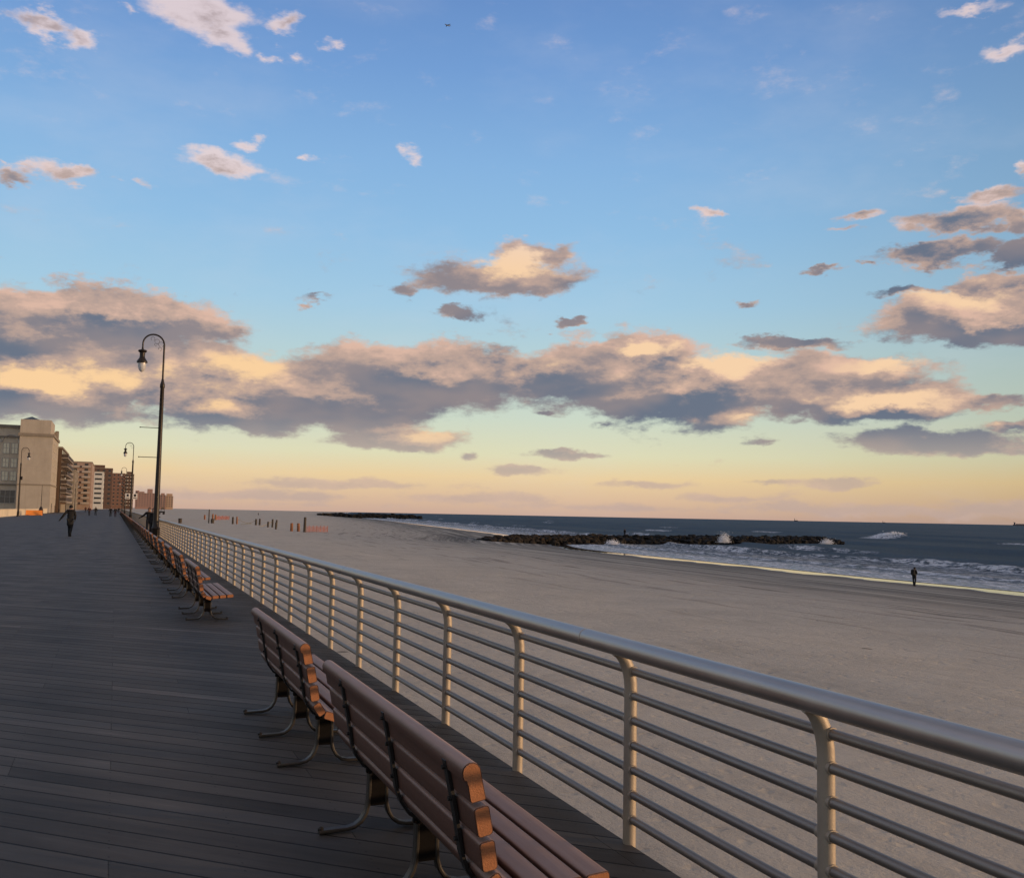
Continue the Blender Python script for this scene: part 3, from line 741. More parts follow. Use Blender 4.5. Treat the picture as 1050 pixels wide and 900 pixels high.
# ------------------------------------------------------------ street lamps
def lamp(loc, flip, label, extras, group, detail=True):
    t = empty('street_lamp', loc, math.pi if flip else 0)
    bm = bmesh.new(); lathe(bm, [(.26, 0), (.26, .12), (.21, .16), (.19, .6), (.22, .66), (.17, .74), (.15, 1.05)], seg=16)
    o = mesh_obj('base', bm, M['lamp_metal'], t); smooth_angle(o, 30)
    bm = bmesh.new(); lathe(bm, [(.145, 1.0), (.135, 2.4), (.115, 5), (.10, 8.0), (.125, 8.05), (.125, 8.2), (.08, 8.35), (.055, 8.5)], seg=16)
    o = mesh_obj('pole', bm, M['lamp_metal'], t); smooth_angle(o, 30)
    bm = bmesh.new(); rr = .53
    pts = [(0, 0, 8.4), (0, 0, 9.5), (0, 0, 10.3)] + arc((-rr, 0, 10.3), rr, 8, 180, 16)[0:] + [(-2*rr, 0, 10.05)]
    tube(bm, pts, [.05]*3+[.043]*18, 10)
    o = mesh_obj('gooseneck_arm', bm, M['lamp_metal'], t); smooth_angle(o)
    if detail:
        bm = bmesh.new()
        for (cx_, cz_, r_, a0, a1) in ((-.16, 10.33, .13, -60, 250), (-.36, 10.47, .12, -120, 210), (-.58, 10.60, .10, -60, 250), (-.20, 10.08, .09, -90, 200), (-.42, 10.30, .07, 0, 300)):
            tube(bm, arc((cx_, 0, cz_), r_, a0, a1, 14), .009, 5)
        mesh_obj('scrollwork', bm, M['thin_metal'], t)
    bm = bmesh.new(); hx = -2*rr
    lathe(bm, [(.05, 0.02), (.06, -.06), (.20, -.10), (.23, -.15), (.20, -.20), (.14, -.24), (.13, -.42), (.15, -.52), (.22, -.62), (.27, -.70), (.27, -.77), (.23, -.79)][::-1], (hx, 0, 10.06), 18)
    o = mesh_obj('lamp_housing', bm, M['lamp_metal'], t); smooth_angle(o, 35)
    bm = bmesh.new(); lathe(bm, [(.005, -.47), (.06, -.455), (.12, -.40), (.17, -.30), (.205, -.15), (.21, 0)], (hx, 0, 9.27), 18)
    o2 = mesh_obj('lamp_globe', bm, M['globe'], t); smooth_angle(o2, 60)
    if 'rods' in extras:
        for z in (4.35, 5.9):
            bm = bmesh.new(); tube(bm, [(-.08, 0, z), (-.98, 0, z)], .018, 8); lathe(bm, [(.02, -.03), (.03, 0), (.02, .03)], (-1.0, 0, z), 8)
            mesh_obj('banner_rod', bm, M['thin_metal'], t)
    if 'box' in extras:
        bm = bmesh.new(); box(bm, (-.2, 0, 6.0), (.26, .3, .55), bev=.02); mesh_obj('control_box', bm, M['lamp_metal'], t)
    if 'sign' in extras:
        for s in (-1, 1):
            bm = bmesh.new(); box(bm, (s*.48, -.16, 3.3), (.62, .03, .80), bev=.005)
            pn = mesh_obj('sign_panel', bm, M['white'], t)
            bm = bmesh.new(); box(bm, (s*.48, -.178, 3.42), (.30, .008, .34)); box(bm, (s*.48, -.178, 3.06), (.46, .008, .10)); mesh_obj('sign_print', bm, M['blue_cloth'], pn)
    tag(t, label, 'street lamp', group); return t
GL = 'lamps along the seaward railing'
lamp((2.0, 54.6, 0), False, 'tall dark gooseneck lamp post behind the bench row with two banner rods', ('rods',), GL)
lamp((2.0, 148, 0), False, 'mid-distance gooseneck lamp post with two white sign panels on its pole', ('sign',), GL)
lamp((2.0, 241, 0), False, 'smallest gooseneck lamp on the railing side, in front of the brick tower', (), GL, False)
lamp((2.0, 335, 0), False, 'farthest railing-side gooseneck lamp, hardly visible before the brick tower', (), GL, False)
GR = 'lamps along the landward edge'
lamp((-14.1, 172, 0), True, 'gooseneck lamp on the left edge with a box on its pole, before the cream building', ('box',), GR)
lamp((-13.9, 287, 0), True, 'gooseneck lamp post on the left edge beside the white hoarding', (), GR, False)
lamp((-13.9, 395, 0), True, 'distant gooseneck lamp on the left edge before the pink apartment block', (), GR, False)

# ------------------------------------------------------------ buildings on the landward side
def wallmat(name, col, sc=.35, var=.10, streak=.25):
    m, g, p = mat(name)
    tc = g.node('ShaderNodeTexCoord').outputs['Object']
    n = g.noise(tc, sc, 6, .62); st = g.noise(g.v('MULTIPLY', tc, (1.5, 1.5, .12)), 1, 5, .6)
    c1 = g.ramp(n, [(.3, tuple(c*(1-var) for c in col)), (.7, tuple(min(1, c*(1+var)) for c in col))])
    c2 = g.mix(g.m('MULTIPLY', g.smooth(st, .5, .75), streak), c1, tuple(c*.55 for c in col))
    g.put(p.inputs['Base Color'], c2); p.inputs['Roughness'].default_value = .9; p.inputs['Specular IOR Level'].default_value = .2
    bn = g.node('ShaderNodeBump'); bn.inputs['Strength'].default_value = .3; bn.inputs['Distance'].default_value = .02
    g.put(bn.inputs['Height'], g.noise(tc, 6, 5, .7)); g.l.new(bn.outputs[0], p.inputs['Normal'])
    return m
W = {k: wallmat(k+'_wall', c) for k, c in dict(cream=(.36, .32, .27), greycream=(.58, .50, .38), trim=(.22, .19, .155), brown=(.105, .07, .05), pink=(.31, .225, .185),
     paleband=(.42, .37, .31), offwhite=(.50, .49, .46), darkbrick=(.11, .07, .055), brick=(.18, .105, .08), farbrick=(.29, .185, .16), sandbrick=(.36, .25, .18)).items()}  # farbrick is lightened towards pink to put distance haze into the colour
W['slate'] = simple('slate_roof', (.05, .075, .095), .6, 0, .2, 1)
W['balc'] = simple('balcony_slab', (.34, .29, .25), .8, 0, .15, .3)
W['balc_dark'] = simple('balcony_dark_rail', (.06, .045, .04), .7, 0, .2, .3)  # dark brown colour of the rails themselves
W['frame'] = simple('pale_window_frame', (.46, .43, .38), .6, 0, .1, 1)
def bbox_part(name, c, s, m, parent, bev=0):
    bm = bmesh.new(); box(bm, c, s, bev=bev); return mesh_obj(name, bm, m, parent)
_win = {}
def window(parent, c, w, h, face, frame=True, pane_m=None, mull=0):
    """face '-y' or '+x'; c is the centre on the wall plane (parent space)"""
    key = (round(w, 2), round(h, 2), frame, mull, pane_m)
    if key not in _win:
        bm = bmesh.new(); t_ = .12
        if frame:
            box(bm, (0, -.05, h/2+.05), (w+.3, .14, .12)); box(bm, (0, -.07, -h/2-.06), (w+.34, .2, .12))
            box(bm, (-w/2-.06, -.05, 0), (.12, .12, h-.02)); box(bm, (w/2+.06, -.05, 0), (.12, .12, h-.02))
        else:
            box(bm, (0, -.04, -h/2-.05), (w+.1, .1, .1))
        for i in range(mull): box(bm, (-w/2+w*(i+1)/(mull+1), -.05, 0), (.08, .1, h-.02))
        if mull: box(bm, (0, -.056, 0), (w-.02, .09, .06))
        fm = bpy.data.meshes.new('window'); bm.to_mesh(fm); bm.free(); fm.materials.append(W['frame'])
        bm = bmesh.new(); box(bm, (0, -.005, 0), (w, .03, h))
        pm = bpy.data.meshes.new('pane'); bm.to_mesh(pm); bm.free(); pm.materials.append(pane_m or M['glass'])
        _win[key] = (fm, pm)
    fm, pm = _win[key]
    o = bpy.data.objects.new('window', fm); C.objects.link(o); o.parent = parent; o.location = c
    o.rotation_euler = (0, 0, 0 if face == '-y' else math.pi/2)
    q = bpy.data.objects.new('pane', pm); C.objects.link(q); q.parent = o
    return o
_bal = {}
def balcony(parent, c, w, dep, face, light=True):
    key = (round(w, 1), round(dep, 1), light)
    if key not in _bal:
        bm = bmesh.new()
        box(bm, (0, -dep/2, -.1), (w, dep, .2), mi=0)
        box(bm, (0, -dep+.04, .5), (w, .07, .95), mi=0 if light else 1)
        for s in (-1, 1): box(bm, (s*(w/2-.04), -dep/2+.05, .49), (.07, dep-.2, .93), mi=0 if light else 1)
        me = bpy.data.meshes.new('balcony'); bm.to_mesh(me); bm.free(); me.materials.append(W['balc']); me.materials.append(W['balc_dark'])
        _bal[key] = me
    o = bpy.data.objects.new('balcony', _bal[key]); C.objects.link(o); o.parent = parent; o.location = c
    o.rotation_euler = (0, 0, 0 if face == '-y' else math.pi/2); return o
def curtain(name, col):
    m, g, p = mat(name); p.inputs['Base Color'].default_value = (*col, 1); p.inputs['Roughness'].default_value = .25
    g.put(p.inputs['Base Color'], g.ramp(g.noise(g.node('ShaderNodeTexCoord').outputs['Object'], 2, 3), [(.3, tuple(c*.8 for c in col)), (.7, col)])); return m
W['blind'] = curtain('window_blind', (.85, .80, .60))

W['dim'] = curtain('dim_shopfront_glass', (.16, .15, .13))
# cream hotel: tower block and set-back wing
b = empty('cream_hotel', (-19.3, 274, 0)); tag(b, 'big cream hotel block at the left, plain end wall and small slate pyramid', 'building')
bbox_part('wall', (0, 13, 9.6), (7.6, 26, 19.2), W['cream'], b)
bbox_part('base_band', (0, 13, 7.0), (7.9, 26.3, .30), W['trim'], b)
bbox_part('cornice', (0, 13, 19.55), (8.2, 26.9, .7), W['trim'], b)
bbox_part('parapet', (-.3, 8, 21.65), (7.0, 15.8, 3.5), W['cream'], b)
bbox_part('corner_pier', (3.4, 24, 21.1), (.8, 3, 2.4), W['trim'], b)
bbox_part('corner_pier', (3.4, 17, 20.7), (.8, 3, 1.6), W['trim'], b)
bm = bmesh.new(); v = [bm.verts.new(p_) for p_ in ((-3.7, 1, 23.4), (.6, 1, 23.4), (.6, 6, 23.4), (-3.7, 6, 23.4), (-1.5, 3.5, 24.4))]
for f in ((0, 1, 4), (1, 2, 4), (2, 3, 4), (3, 0, 4), (3, 2, 1, 0)): bm.faces.new([v[i] for i in f])
mesh_obj('roof', bm, W['slate'], b)
for yy in (4, 10, 16, 22):
    for zz in (3.0, 9.5, 13, 16.8): window(b, (3.803, yy, zz), 1.5, 2.0, '+x')
for yy in (8, 24): bbox_part('door', (3.83, yy-274*0, 1.2), (.08, 1.6, 2.4), M['timber_dark'], b)
wl = empty('hotel_wing', (-41.3, 281, 0)); tag(wl, 'shaded grey set-back wing with arched paired windows at the left picture edge', 'building')
bbox_part('wall', (0, 8, 10.8), (36, 16, 21.6), W['greycream'], wl)
bbox_part('cornice', (0, 7.9, 21.95), (36.6, 16.9, .7), W['trim'], wl)
bbox_part('cornice', (0, 7.9, 19.2), (36.4, 16.5, .35), W['trim'], wl)
bbox_part('base_band', (0, 7.9, 7.0), (36.4, 16.5, .3), W['trim'], wl)
for i in range(6):
    xx = 15.6-4.3*i
    for zz, hh in ((16.3, 2.6), (12.6, 2.2), (9.2, 2.2)):
        for s in (-1, 1): window(wl, (xx+s*.95, -.003, zz), 1.35, hh, '-y', pane_m=W['blind'], mull=1)
        if zz > 16:
            bm = bmesh.new(); tube(bm, arc((xx, -.06, 17.75), 2.0, 0, 180, 12), .16, 6); mesh_obj('window_arch', bm, W['frame'], wl)
    window(wl, (xx, -.003, 3.9), 3.4, 3.2, '-y', pane_m=W['dim'], mull=2)

def block(name, label, x0, x1, y0, y1, h, wm, rows, colsf, colss, winw=1.6, winh=1.5, bal=None, roofs=(), blight=True, base=3.2):
    b = empty(name, ((x0+x1)/2, y0, 0)); tag(b, label, 'building'); w = x1-x0; dd = y1-y0
    bbox_part('wall', (0, dd/2, h/2), (w, dd, h), wm, b)
    bbox_part('parapet', (0, dd/2, h+.25), (w+.4, dd+.4, .5), W['trim'], b)
    fh = (h-base)/rows
    n_ = 0
    for r_ in range(rows):
        z = base + fh*(r_+.5)
        for c_ in range(colsf):
            xx = -w/2 + w*(c_+.5)/colsf
            if n_ < 100: window(b, (xx, -.003, z), winw, winh, '-y', frame=False); n_ += 1
            if bal and 'f' in bal: balcony(b, (xx, 0, z-winh/2-.3), w/colsf*.78, 1.5, '-y', blight)
        for c_ in range(colss):
            yy = dd*(c_+.5)/colss
            if n_ < 100: window(b, (w/2+.003, yy, z), winw, winh, '+x', frame=False); n_ += 1
            if bal and 's' in bal: balcony(b, (w/2, yy, z-winh/2-.3), dd/colss*.8, 1.6, '+x', blight)
    for (cx_, cy_, sx, sy, hh) in roofs: bbox_part('roof_house', (cx_, cy_, h+.5+hh/2), (sx, sy, hh), wm, b)
    return b
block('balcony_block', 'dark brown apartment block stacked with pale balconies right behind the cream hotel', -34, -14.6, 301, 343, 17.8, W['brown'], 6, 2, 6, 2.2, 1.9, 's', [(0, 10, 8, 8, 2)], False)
block('pink_apartments', 'pink and sand coloured apartment block with stepped balconies left of the boardwalk', -43.5, -13.7, 620, 690, 27.3, W['pink'], 8, 5, 3, 2.0, 2.0, 'f', [(-6, 10, 12, 8, 1.2)], True)
block('low_terrace', 'lower pale terraced block in front of the pink apartments', -40, -20.5, 560, 612, 20.5, W['trim'], 6, 4, 3, 2.2, 1.7, 'f', [], True)
block('white_block', 'narrow white apartment block with rows of strip windows near the walk end', -18.5, -10.6, 905, 960, 31.5, W['offwhite'], 7, 1, 3, 5.6, 1.5, None, [], True)
block('dark_block', 'dark brown brick block behind the white one, with a roof house', -24, -4, 1000, 1050, 38, W['darkbrick'], 8, 4, 2, 2.2, 2, None, [(-2, 15, 10, 12, 3)], True)
block('brick_tower', 'orange brick tower with dark balconies where the boardwalk vanishes', -4.3, 7.5, 1090, 1120, 36.5, W['brick'], 9, 3, 2, 1.6, 1.6, None, [], True)
block('balcony_tower', 'dark balconied tower joined to the right side of the brick tower', 7.5, 16.5, 1090, 1124, 36.0, W['darkbrick'], 9, 2, 2, 2.4, 2, 'f', [(0, 10, 5, 6, 2.5)], True)
fb = block('long_brick_block', 'long low red brick block far off behind the first lamp post', 26, 58.5, 1500, 1530, 22.5, W['farbrick'], 7, 9, 2, 1.3, 1.6, None, [(-9, 10, 9, 9, 2), (3, 10, 7, 9, 6), (-14, 10, 5, 5, 3.5)], True)
block('sandstone_block', 'sand coloured far block at the right end of the brick one, dark band on top', 67, 77, 1502, 1530, 19, W['sandbrick'], 5, 3, 2, 1.8, 1.6, None, [(0, 8, 8, 8, 3.5)], True)
block('rear_brick_block', 'dull red block between the brick block and the sand coloured one', 59, 66.6, 1500, 1530, 20.5, W['farbrick'], 6, 2, 2, 1.8, 1.8, None, [(0, 8, 5, 6, 2.5)], True)

# low boundary wall, hoarding, barrier
b = empty('boundary_wall', (-15.9, 150, 0)); tag(b, 'low pale boundary wall along the left edge before the hotel', 'wall')
bbox_part('wall', (0, 60, .5), (.3, 122, 1.1), W['greycream'], b); bbox_part('coping', (0, 60, 1.09), (.42, 122.2, .1), W['paleband'], b)
b = empty('hoarding', (-15.6, 310, 0)); tag(b, 'pale sunlit hoarding panel beside the hotel foot', 'hoarding')
bbox_part('panel', (0, 0, 1.15), (4.4, .12, 2.3), W['paleband'], b)
for s in (-1, 1): bbox_part('post', (s*2.3, 0, 1.2), (.14, .16, 2.5), M['timber_dark'], b)
b = empty('barrier', (-13.5, 196, 0)); tag(b, 'orange plastic barrier on the left edge below the hotel', 'barrier')
bm = bmesh.new(); extrude_y(bm, [(-.3, 0), (-.3, .18), (-.13, .4), (-.1, .9), (.1, .9), (.13, .4), (.3, .18), (.3, 0)], -1.35, 1.35)
bmesh.ops.rotate(bm, verts=bm.verts, cent=(0, 0, 0), matrix=Matrix.Rotation(R(90), 3, 'Z')); bmesh.ops.recalc_face_normals(bm, faces=bm.faces)
mesh_obj('barrier_body', bm, M['orange'], b)
bbox_part('foot', (-1.0, 0, .03), (.3, .8, .06), M['dark_cloth'], b); bbox_part('foot', (1.0, 0, .03), (.3, .8, .06), M['dark_cloth'], b)
b = empty('flag_pole', (-13.0, 205, 0)); tag(b, 'thin dark pole on a bulky base beside the orange barrier', 'pole')
bm = bmesh.new(); tube(bm, [(0, 0, .4), (0, 0, 5.6)], [.07, .04], 8); mesh_obj('pole', bm, M['lamp_metal'], b)
bm = bmesh.new(); lathe(bm, [(.35, 0), (.42, .3), (.40, .9), (.25, 1.4), (.10, 1.6)], seg=12); mesh_obj('base', bm, M['lamp_metal'], b)

# ------------------------------------------------------------ groin rocks and spray
def ico(sub):
    bm = bmesh.new(); bmesh.ops.create_icosphere(bm, subdivisions=sub, radius=1); bm.verts.index_update()
    r = ([v.co.copy() for v in bm.verts], [[v.index for v in f.verts] for f in bm.faces]); bm.free(); return r
ICO2, ICO1 = ico(2), ico(1)
class Lump:
    def __init__(s): s.v = []; s.f = []; s.mi = []
    def add(s, vs, fs, mi=0):
        k = len(s.v); s.v += vs; s.f += [[a+k for a in f] for f in fs]; s.mi += [mi]*len(fs)
    def build(s, name, mats, smooth=False):
        me = bpy.data.meshes.new(name); me.from_pydata(s.v, [], s.f)
        for m in mats: me.materials.append(m)
        me.polygons.foreach_set('material_index', s.mi); me.polygons.foreach_set('use_smooth', [smooth]*len(s.f)); me.update()
        o = bpy.data.objects.new(name, me); C.objects.link(o); return o
def rock_mesh(L_, c, s, seed, mi=0):
    rx = Matrix.Rotation(random.uniform(0, 6.28), 3, 'Z') @ Matrix.Rotation(random.uniform(-.5, .5), 3, 'X')
    sc = (s*random.uniform(.8, 1.4), s*random.uniform(.7, 1.1), s*random.uniform(.5, .8)); cc = Vector(c); vs = []
    for co in ICO2[0]:
        n_ = mnoise.noise(co*1.1+Vector((seed, 0, 0)))
        p_ = Vector([max(-.72, min(.72, a)) for a in co]) * (1+.45*n_)
        vs.append(rx @ Vector((p_.x*sc[0], p_.y*sc[1], p_.z*sc[2])) + cc)
    L_.add(vs, ICO2[1], mi)
def groin(name, a, b, n, w, top, size, label, split):
    lp = Lump()
    for i in range(n):
        t = random.random()
        x = a[0]+(b[0]-a[0])*t; y = a[1]+(b[1]-a[1])*t
        q = random.uniform(-1, 1); nx, ny = -(b[1]-a[1]), b[0]-a[0]; L = math.hypot(nx, ny)
        ww = w*(.5+.5*min(1, t*5))
        px_, py_ = x+nx/L*q*ww, y+ny/L*q*ww
        ts = min(1, .62+t*6)
        ztop = SEA + top*ts*(1-abs(q)**1.6*.85) * (1 if t < .96 else .7)
        ground = max(SEA-.3, sandz(shore_s(py_)-px_, px_, py_)) if t < .3 else SEA-.3
        z = max(ground, ztop + random.uniform(-.45, .05))
        rock_mesh(lp, (px_, py_, z), size*random.uniform(.6, 1.25), i*1.7, 1 if (t > split or random.random() < .12) else 0)
    o = lp.build(name, [M['rock'], M['rock_wet']])
    tag(o, label, 'rocks', kind='stuff'); return o
groin('groin_rocks', (70.5, 189.5), (182, 216.5), 2000, 4.6, 1.55, .85, 'long groin of dark piled boulders running from the sand into the surf', .30)
groin('far_groin_rocks', (190, 985), (300, 1010), 500, 9, 3.2, 2.6, 'thin dark line of a second rock groin far up the beach', .1)

M['foam'] = simple('white_spray', (.78, .80, .84), .9, 0, .08, 1)
def spray(name, c, r, n, label, up=1.0):
    lp = Lump()
    for i in range(n):
        a = random.gauss(0, .42); b_ = random.gauss(0, .5); h = abs(random.gauss(0, .55))*up
        s = .02+r*random.uniform(.006, .034)*(1.1-.4*min(1, h)); cc = Vector((c[0]+a*r, c[1]+b_*r*.5, c[2]+h*r))
        lp.add([v*s+cc for v in ICO1[0]], ICO1[1])
    o = lp.build(name, [M['foam']], True); tag(o, label, 'spray', kind='stuff')
spray('spray', (131.0, 193.0, SEA+.6), 1.6, 2200, 'burst of white spray thrown up against the middle of the rock groin', 1.0)
spray('low_spray', (98.5, 186.5, SEA+.2), 1.6, 900, 'low white splash where the surf meets the nearer side of the groin', .45)
spray('groin_end_spray', (172, 207.0, SEA+.1), 2.0, 900, 'white splash beside the seaward end of the rock groin', .5)
spray('breaker_spray', (262, 279.0, SEA+1.3), 4.0, 1800, 'white spray blowing off the wave breaking past the groin end', .22)

# ------------------------------------------------------------ things on the beach
def gz(x, y): return sandz(shore_s(y)-x, x, y)
def pile(x, y, h, r, m, label, group='timber piles on the sand'):
    bm = bmesh.new(); lx = random.uniform(-.05, .05)
    tube(bm, [(0, 0, -.3), (lx*.5, 0, h*.5), (lx, 0, h-.05), (lx, 0, h)], [r*1.05, r, r*.95, r*.8], 9)
    o = mesh_obj('timber_pile', bm, m); smooth_angle(o, 50); o.location = (x, y, gz(x, y)); tag(o, label, 'post', group); return o
T, TD = M['timber'], M['timber_dark']
pile(31.4, 176.2, 2.65, .24, TD, 'tallest timber pile at the near end of the orange mesh fence')
pile(30.7, 178.4, 1.45, .27, T, 'short stout pile just left of the tall one')
pile(29.5, 178.6, 1.45, .26, T, 'short stout pile second left of the tall one')
pile(28.3, 189, 1.3, .18, TD, 'thin dark pile behind the three stout piles')
for x, y, h, l in ((30.4, 208, 1.7, 'pile with a sloping brace, left of the three stout ones'), (31.5, 210, 1.5, 'crooked pile in the loose clump left of the stout ones'), (29.2, 206, 1.2, 'lowest pile in the loose clump left of the stout ones')):
    pile(x, y, h, .2, TD, l)
pile(30.3, 233, 1.4, .24, TD, 'left pile of the roped pair in mid beach'); pile(31.2, 233.5, 1.5, .22, TD, 'right pile of the roped pair in mid beach')
pile(26.5, 246, 1.7, .24, TD, 'left pile of the pair above the railing'); pile(27.6, 247, 1.8, .2, T, 'right pile of the pair above the railing')
def rope(a, b, label):
    bm = bmesh.new(); P_ = []
    for i in range(9):
        t = i/8; x = a[0]+(b[0]-a[0])*t; y = a[1]+(b[1]-a[1])*t
        P_.append((x, y, a[2]+(b[2]-a[2])*t-.25*math.sin(math.pi*t)))
    tube(bm, P_, .045, 5); tag(mesh_obj('rope', bm, M['rope']), label, 'rope')
M['rope'] = simple('straw_rope', (.34, .27, .15), .9)
rope((27.6, 247, gz(27.6, 247)+1.3), (31.0, 246, gz(31, 246)+.1), 'rope slanting right to the sand from the pile pair')
rope((30.3, 233, gz(30.3, 233)+1.1), (27.0, 234, gz(27, 234)+.1), 'rope slanting left to the sand from the roped pair')
rope((30.4, 208, gz(30.4, 208)+1.3), (27.6, 207, gz(27.6, 207)+.1), 'rope slanting left from the loose clump of piles')
def net_fence(x0, y0, x1, y1, h, n, label):
    o0 = empty('mesh_fence', (x0, y0, gz(x0, y0))); tag(o0, label, 'fence')
    bm = bmesh.new(); L = math.hypot(x1-x0, y1-y0); m_ = int(L/.18); up = int(h/.14)
    def pt(i, k):
        t = i/m_; z = gz(x0+(x1-x0)*t, y0+(y1-y0)*t)-gz(x0, y0); sag = .12*math.sin(t*n*math.pi)**2
        return Vector(((x1-x0)*t, (y1-y0)*t+.1*math.sin(i*.7+k*.3), z+.06+(h-sag)*k/up))
    for i in range(m_+1): tube(bm, [pt(i, k) for k in range(0, up+1, 2)], .016, 3, cap=False)
    for k in range(up+1): tube(bm, [pt(i, k) for i in range(0, m_+1, 2)], .016, 3, cap=False)
    mesh_obj('mesh', bm, M['net'], o0)
    for j in range(n+1):
        t = j/n; bm = bmesh.new(); z = gz(x0+(x1-x0)*t, y0+(y1-y0)*t)-gz(x0, y0)
        tube(bm, [((x1-x0)*t, (y1-y0)*t+.12, z-.2), ((x1-x0)*t, (y1-y0)*t+.12, z+h+.15)], .035, 6); mesh_obj('stake', bm, M['net'], o0)
net_fence(31.6, 176.5, 36.8, 182.5, 1.05, 6, 'orange mesh fence on the sand running right from the tallest pile')
net_fence(30.0, 330, 36, 345, 1.2, 4, 'faded red mesh fence farther up the beach')
for x, y, h in ((28.2, 318, 1.9), (29.4, 322, 1.7), (26.8, 330, 1.5)): pile(x, y, h, .28, T, 'weathered pile in the far cluster beside the faded red fence', 'far piles by the red fence')
pile(21.6, 254, 3.4, .14, TD, 'thin tall pole beside the dark bin on the sand', 'timber piles on the sand')
def bin_(x, y, label):
    b = empty('litter_bin', (x, y, gz(x, y))); tag(b, label, 'bin', 'litter bins on the sand')
    bm = bmesh.new(); lathe(bm, [(.36, -.1), (.40, .1), (.42, .9), (.44, .95), (.40, 1.0)], seg=14); smooth_angle(mesh_obj('drum', bm, M['timber_dark'], b), 40)
    bm = bmesh.new(); tube(bm, [(.38*math.cos(a*.3927), .38*math.sin(a*.3927), 1.06) for a in range(17)], .06, 6); mesh_obj('liner', bm, M['black_cloth'], b)
bin_(22.4, 253, 'dark drum bin beside the thin tall pole'); bin_(14.4, 246, 'dark drum bin nearest the railing, just right of the first lamp')
b = empty('lifeguard_tower', (27, 640, gz(27, 640))); tag(b, 'tiny lifeguard stand with a mast against the sea horizon', 'tower')
for sx in (-1, 1):
    for sy in (-1, 1):
        bm = bmesh.new(); tube(bm, [(sx*1.3, sy*1.3, 0), (sx*.8, sy*.8, 3.0)], .1, 6); mesh_obj('leg', bm, TD, b)
bm = bmesh.new(); box(bm, (0, 0, 3.5), (1.9, 1.9, 1.1)); box(bm, (0, 0, 3.02), (2.3, 2.3, .1)); mesh_obj('platform', bm, TD, b)
bm = bmesh.new(); tube(bm, [(0, 0, 4.0), (0, 0, 8.2)], .09, 6); mesh_obj('mast', bm, TD, b)
for i, (x, y, s) in enumerate(((23, 560, 1.6), (17, 500, 1.2))):
    b = empty('beach_cart', (x, y, gz(x, y))); tag(b, ('small dark cart on the far sand, left of the lifeguard stand', 'smaller dark cart close to the railing far up the beach')[i], 'cart')
    bm = bmesh.new(); box(bm, (0, 0, .9*s), (2.2*s, 1.2*s, .5*s), bev=.1); mesh_obj('body', bm, M['dark_cloth'], b)
    for sx in (-1, 1):
        for sy in (-1, 1):
            bm = bmesh.new(); tube(bm, [(sx*.7*s, sy*.55*s, .35*s), (sx*.7*s, sy*.7*s, .35*s)], .35*s, 12); mesh_obj('wheel', bm, M['black_cloth'], b)

# ------------------------------------------------------------ ships and aircraft
def ship(az, dist, L, H, label, box_rows=False):
    x, y = dist*math.sin(R(az)), dist*math.cos(R(az))
    t = empty('ship', (x, y, SEA), -R(az)); tag(t, label, 'ship', 'ships on the horizon')
    bm = bmesh.new(); n = 12; half = []
    for i in range(n+1):
        u = i/n*2-1; w = L*.08*(1-max(0, u-.5)**2*3.4) * (1 if u > -.9 else .85)
        half.append((u*L/2, max(.3, w)))
    lo = [bm.verts.new((a*.96, s*w*.8, -1)) for a, w in half for s in (-1, 1)]; up = [bm.verts.new((a, s*w, H*.35)) for a, w in half for s in (-1, 1)]
    for i in range(n):
        for s in (0, 1): bm.faces.new((lo[2*i+s], lo[2*i+2+s], up[2*i+2+s], up[2*i+s]))
        bm.faces.new((up[2*i], up[2*i+2], up[2*i+3], up[2*i+1]))
    bm.faces.new((lo[0], lo[1], up[1], up[0])); bm.faces.new((lo[-2], lo[-1], up[-1], up[-2]))
    mesh_obj('hull', bm, M['ship'], t)
    bm = bmesh.new(); box(bm, (-L*.34, 0, H*.62), (L*.13, L*.11, H*.54)); box(bm, (-L*.34, 0, H*.93), (L*.09, L*.14, H*.08)); mesh_obj('bridge', bm, M['ship'], t)
    bm = bmesh.new(); tube(bm, [(-L*.40, 0, H*.8), (-L*.40, 0, H*1.15)], L*.015, 8); mesh_obj('funnel', bm, M['ship'], t)
    if box_rows:
        bm = bmesh.new()
        for i in range(7): box(bm, (-L*.18+i*L*.09, 0, H*.45), (L*.08, L*.12, H*(.22 if i % 3 else .3)))
        mesh_obj('cargo', bm, M['ship'], t)
    else:
        bm = bmesh.new(); tube(bm, [(L*.15, 0, H*.3), (L*.15, 0, H*1.0)], L*.012, 6); mesh_obj('mast', bm, M['ship'], t)
ship(38.1, 9000, 34, 26, 'small dark ship on the horizon above the groin end')
ship(42.7, 9500, 26, 20, 'smallest ship speck on the horizon right of the groin')
ship(49.25, 9000, 90, 28, 'long low freighter on the horizon at the right picture edge', True)

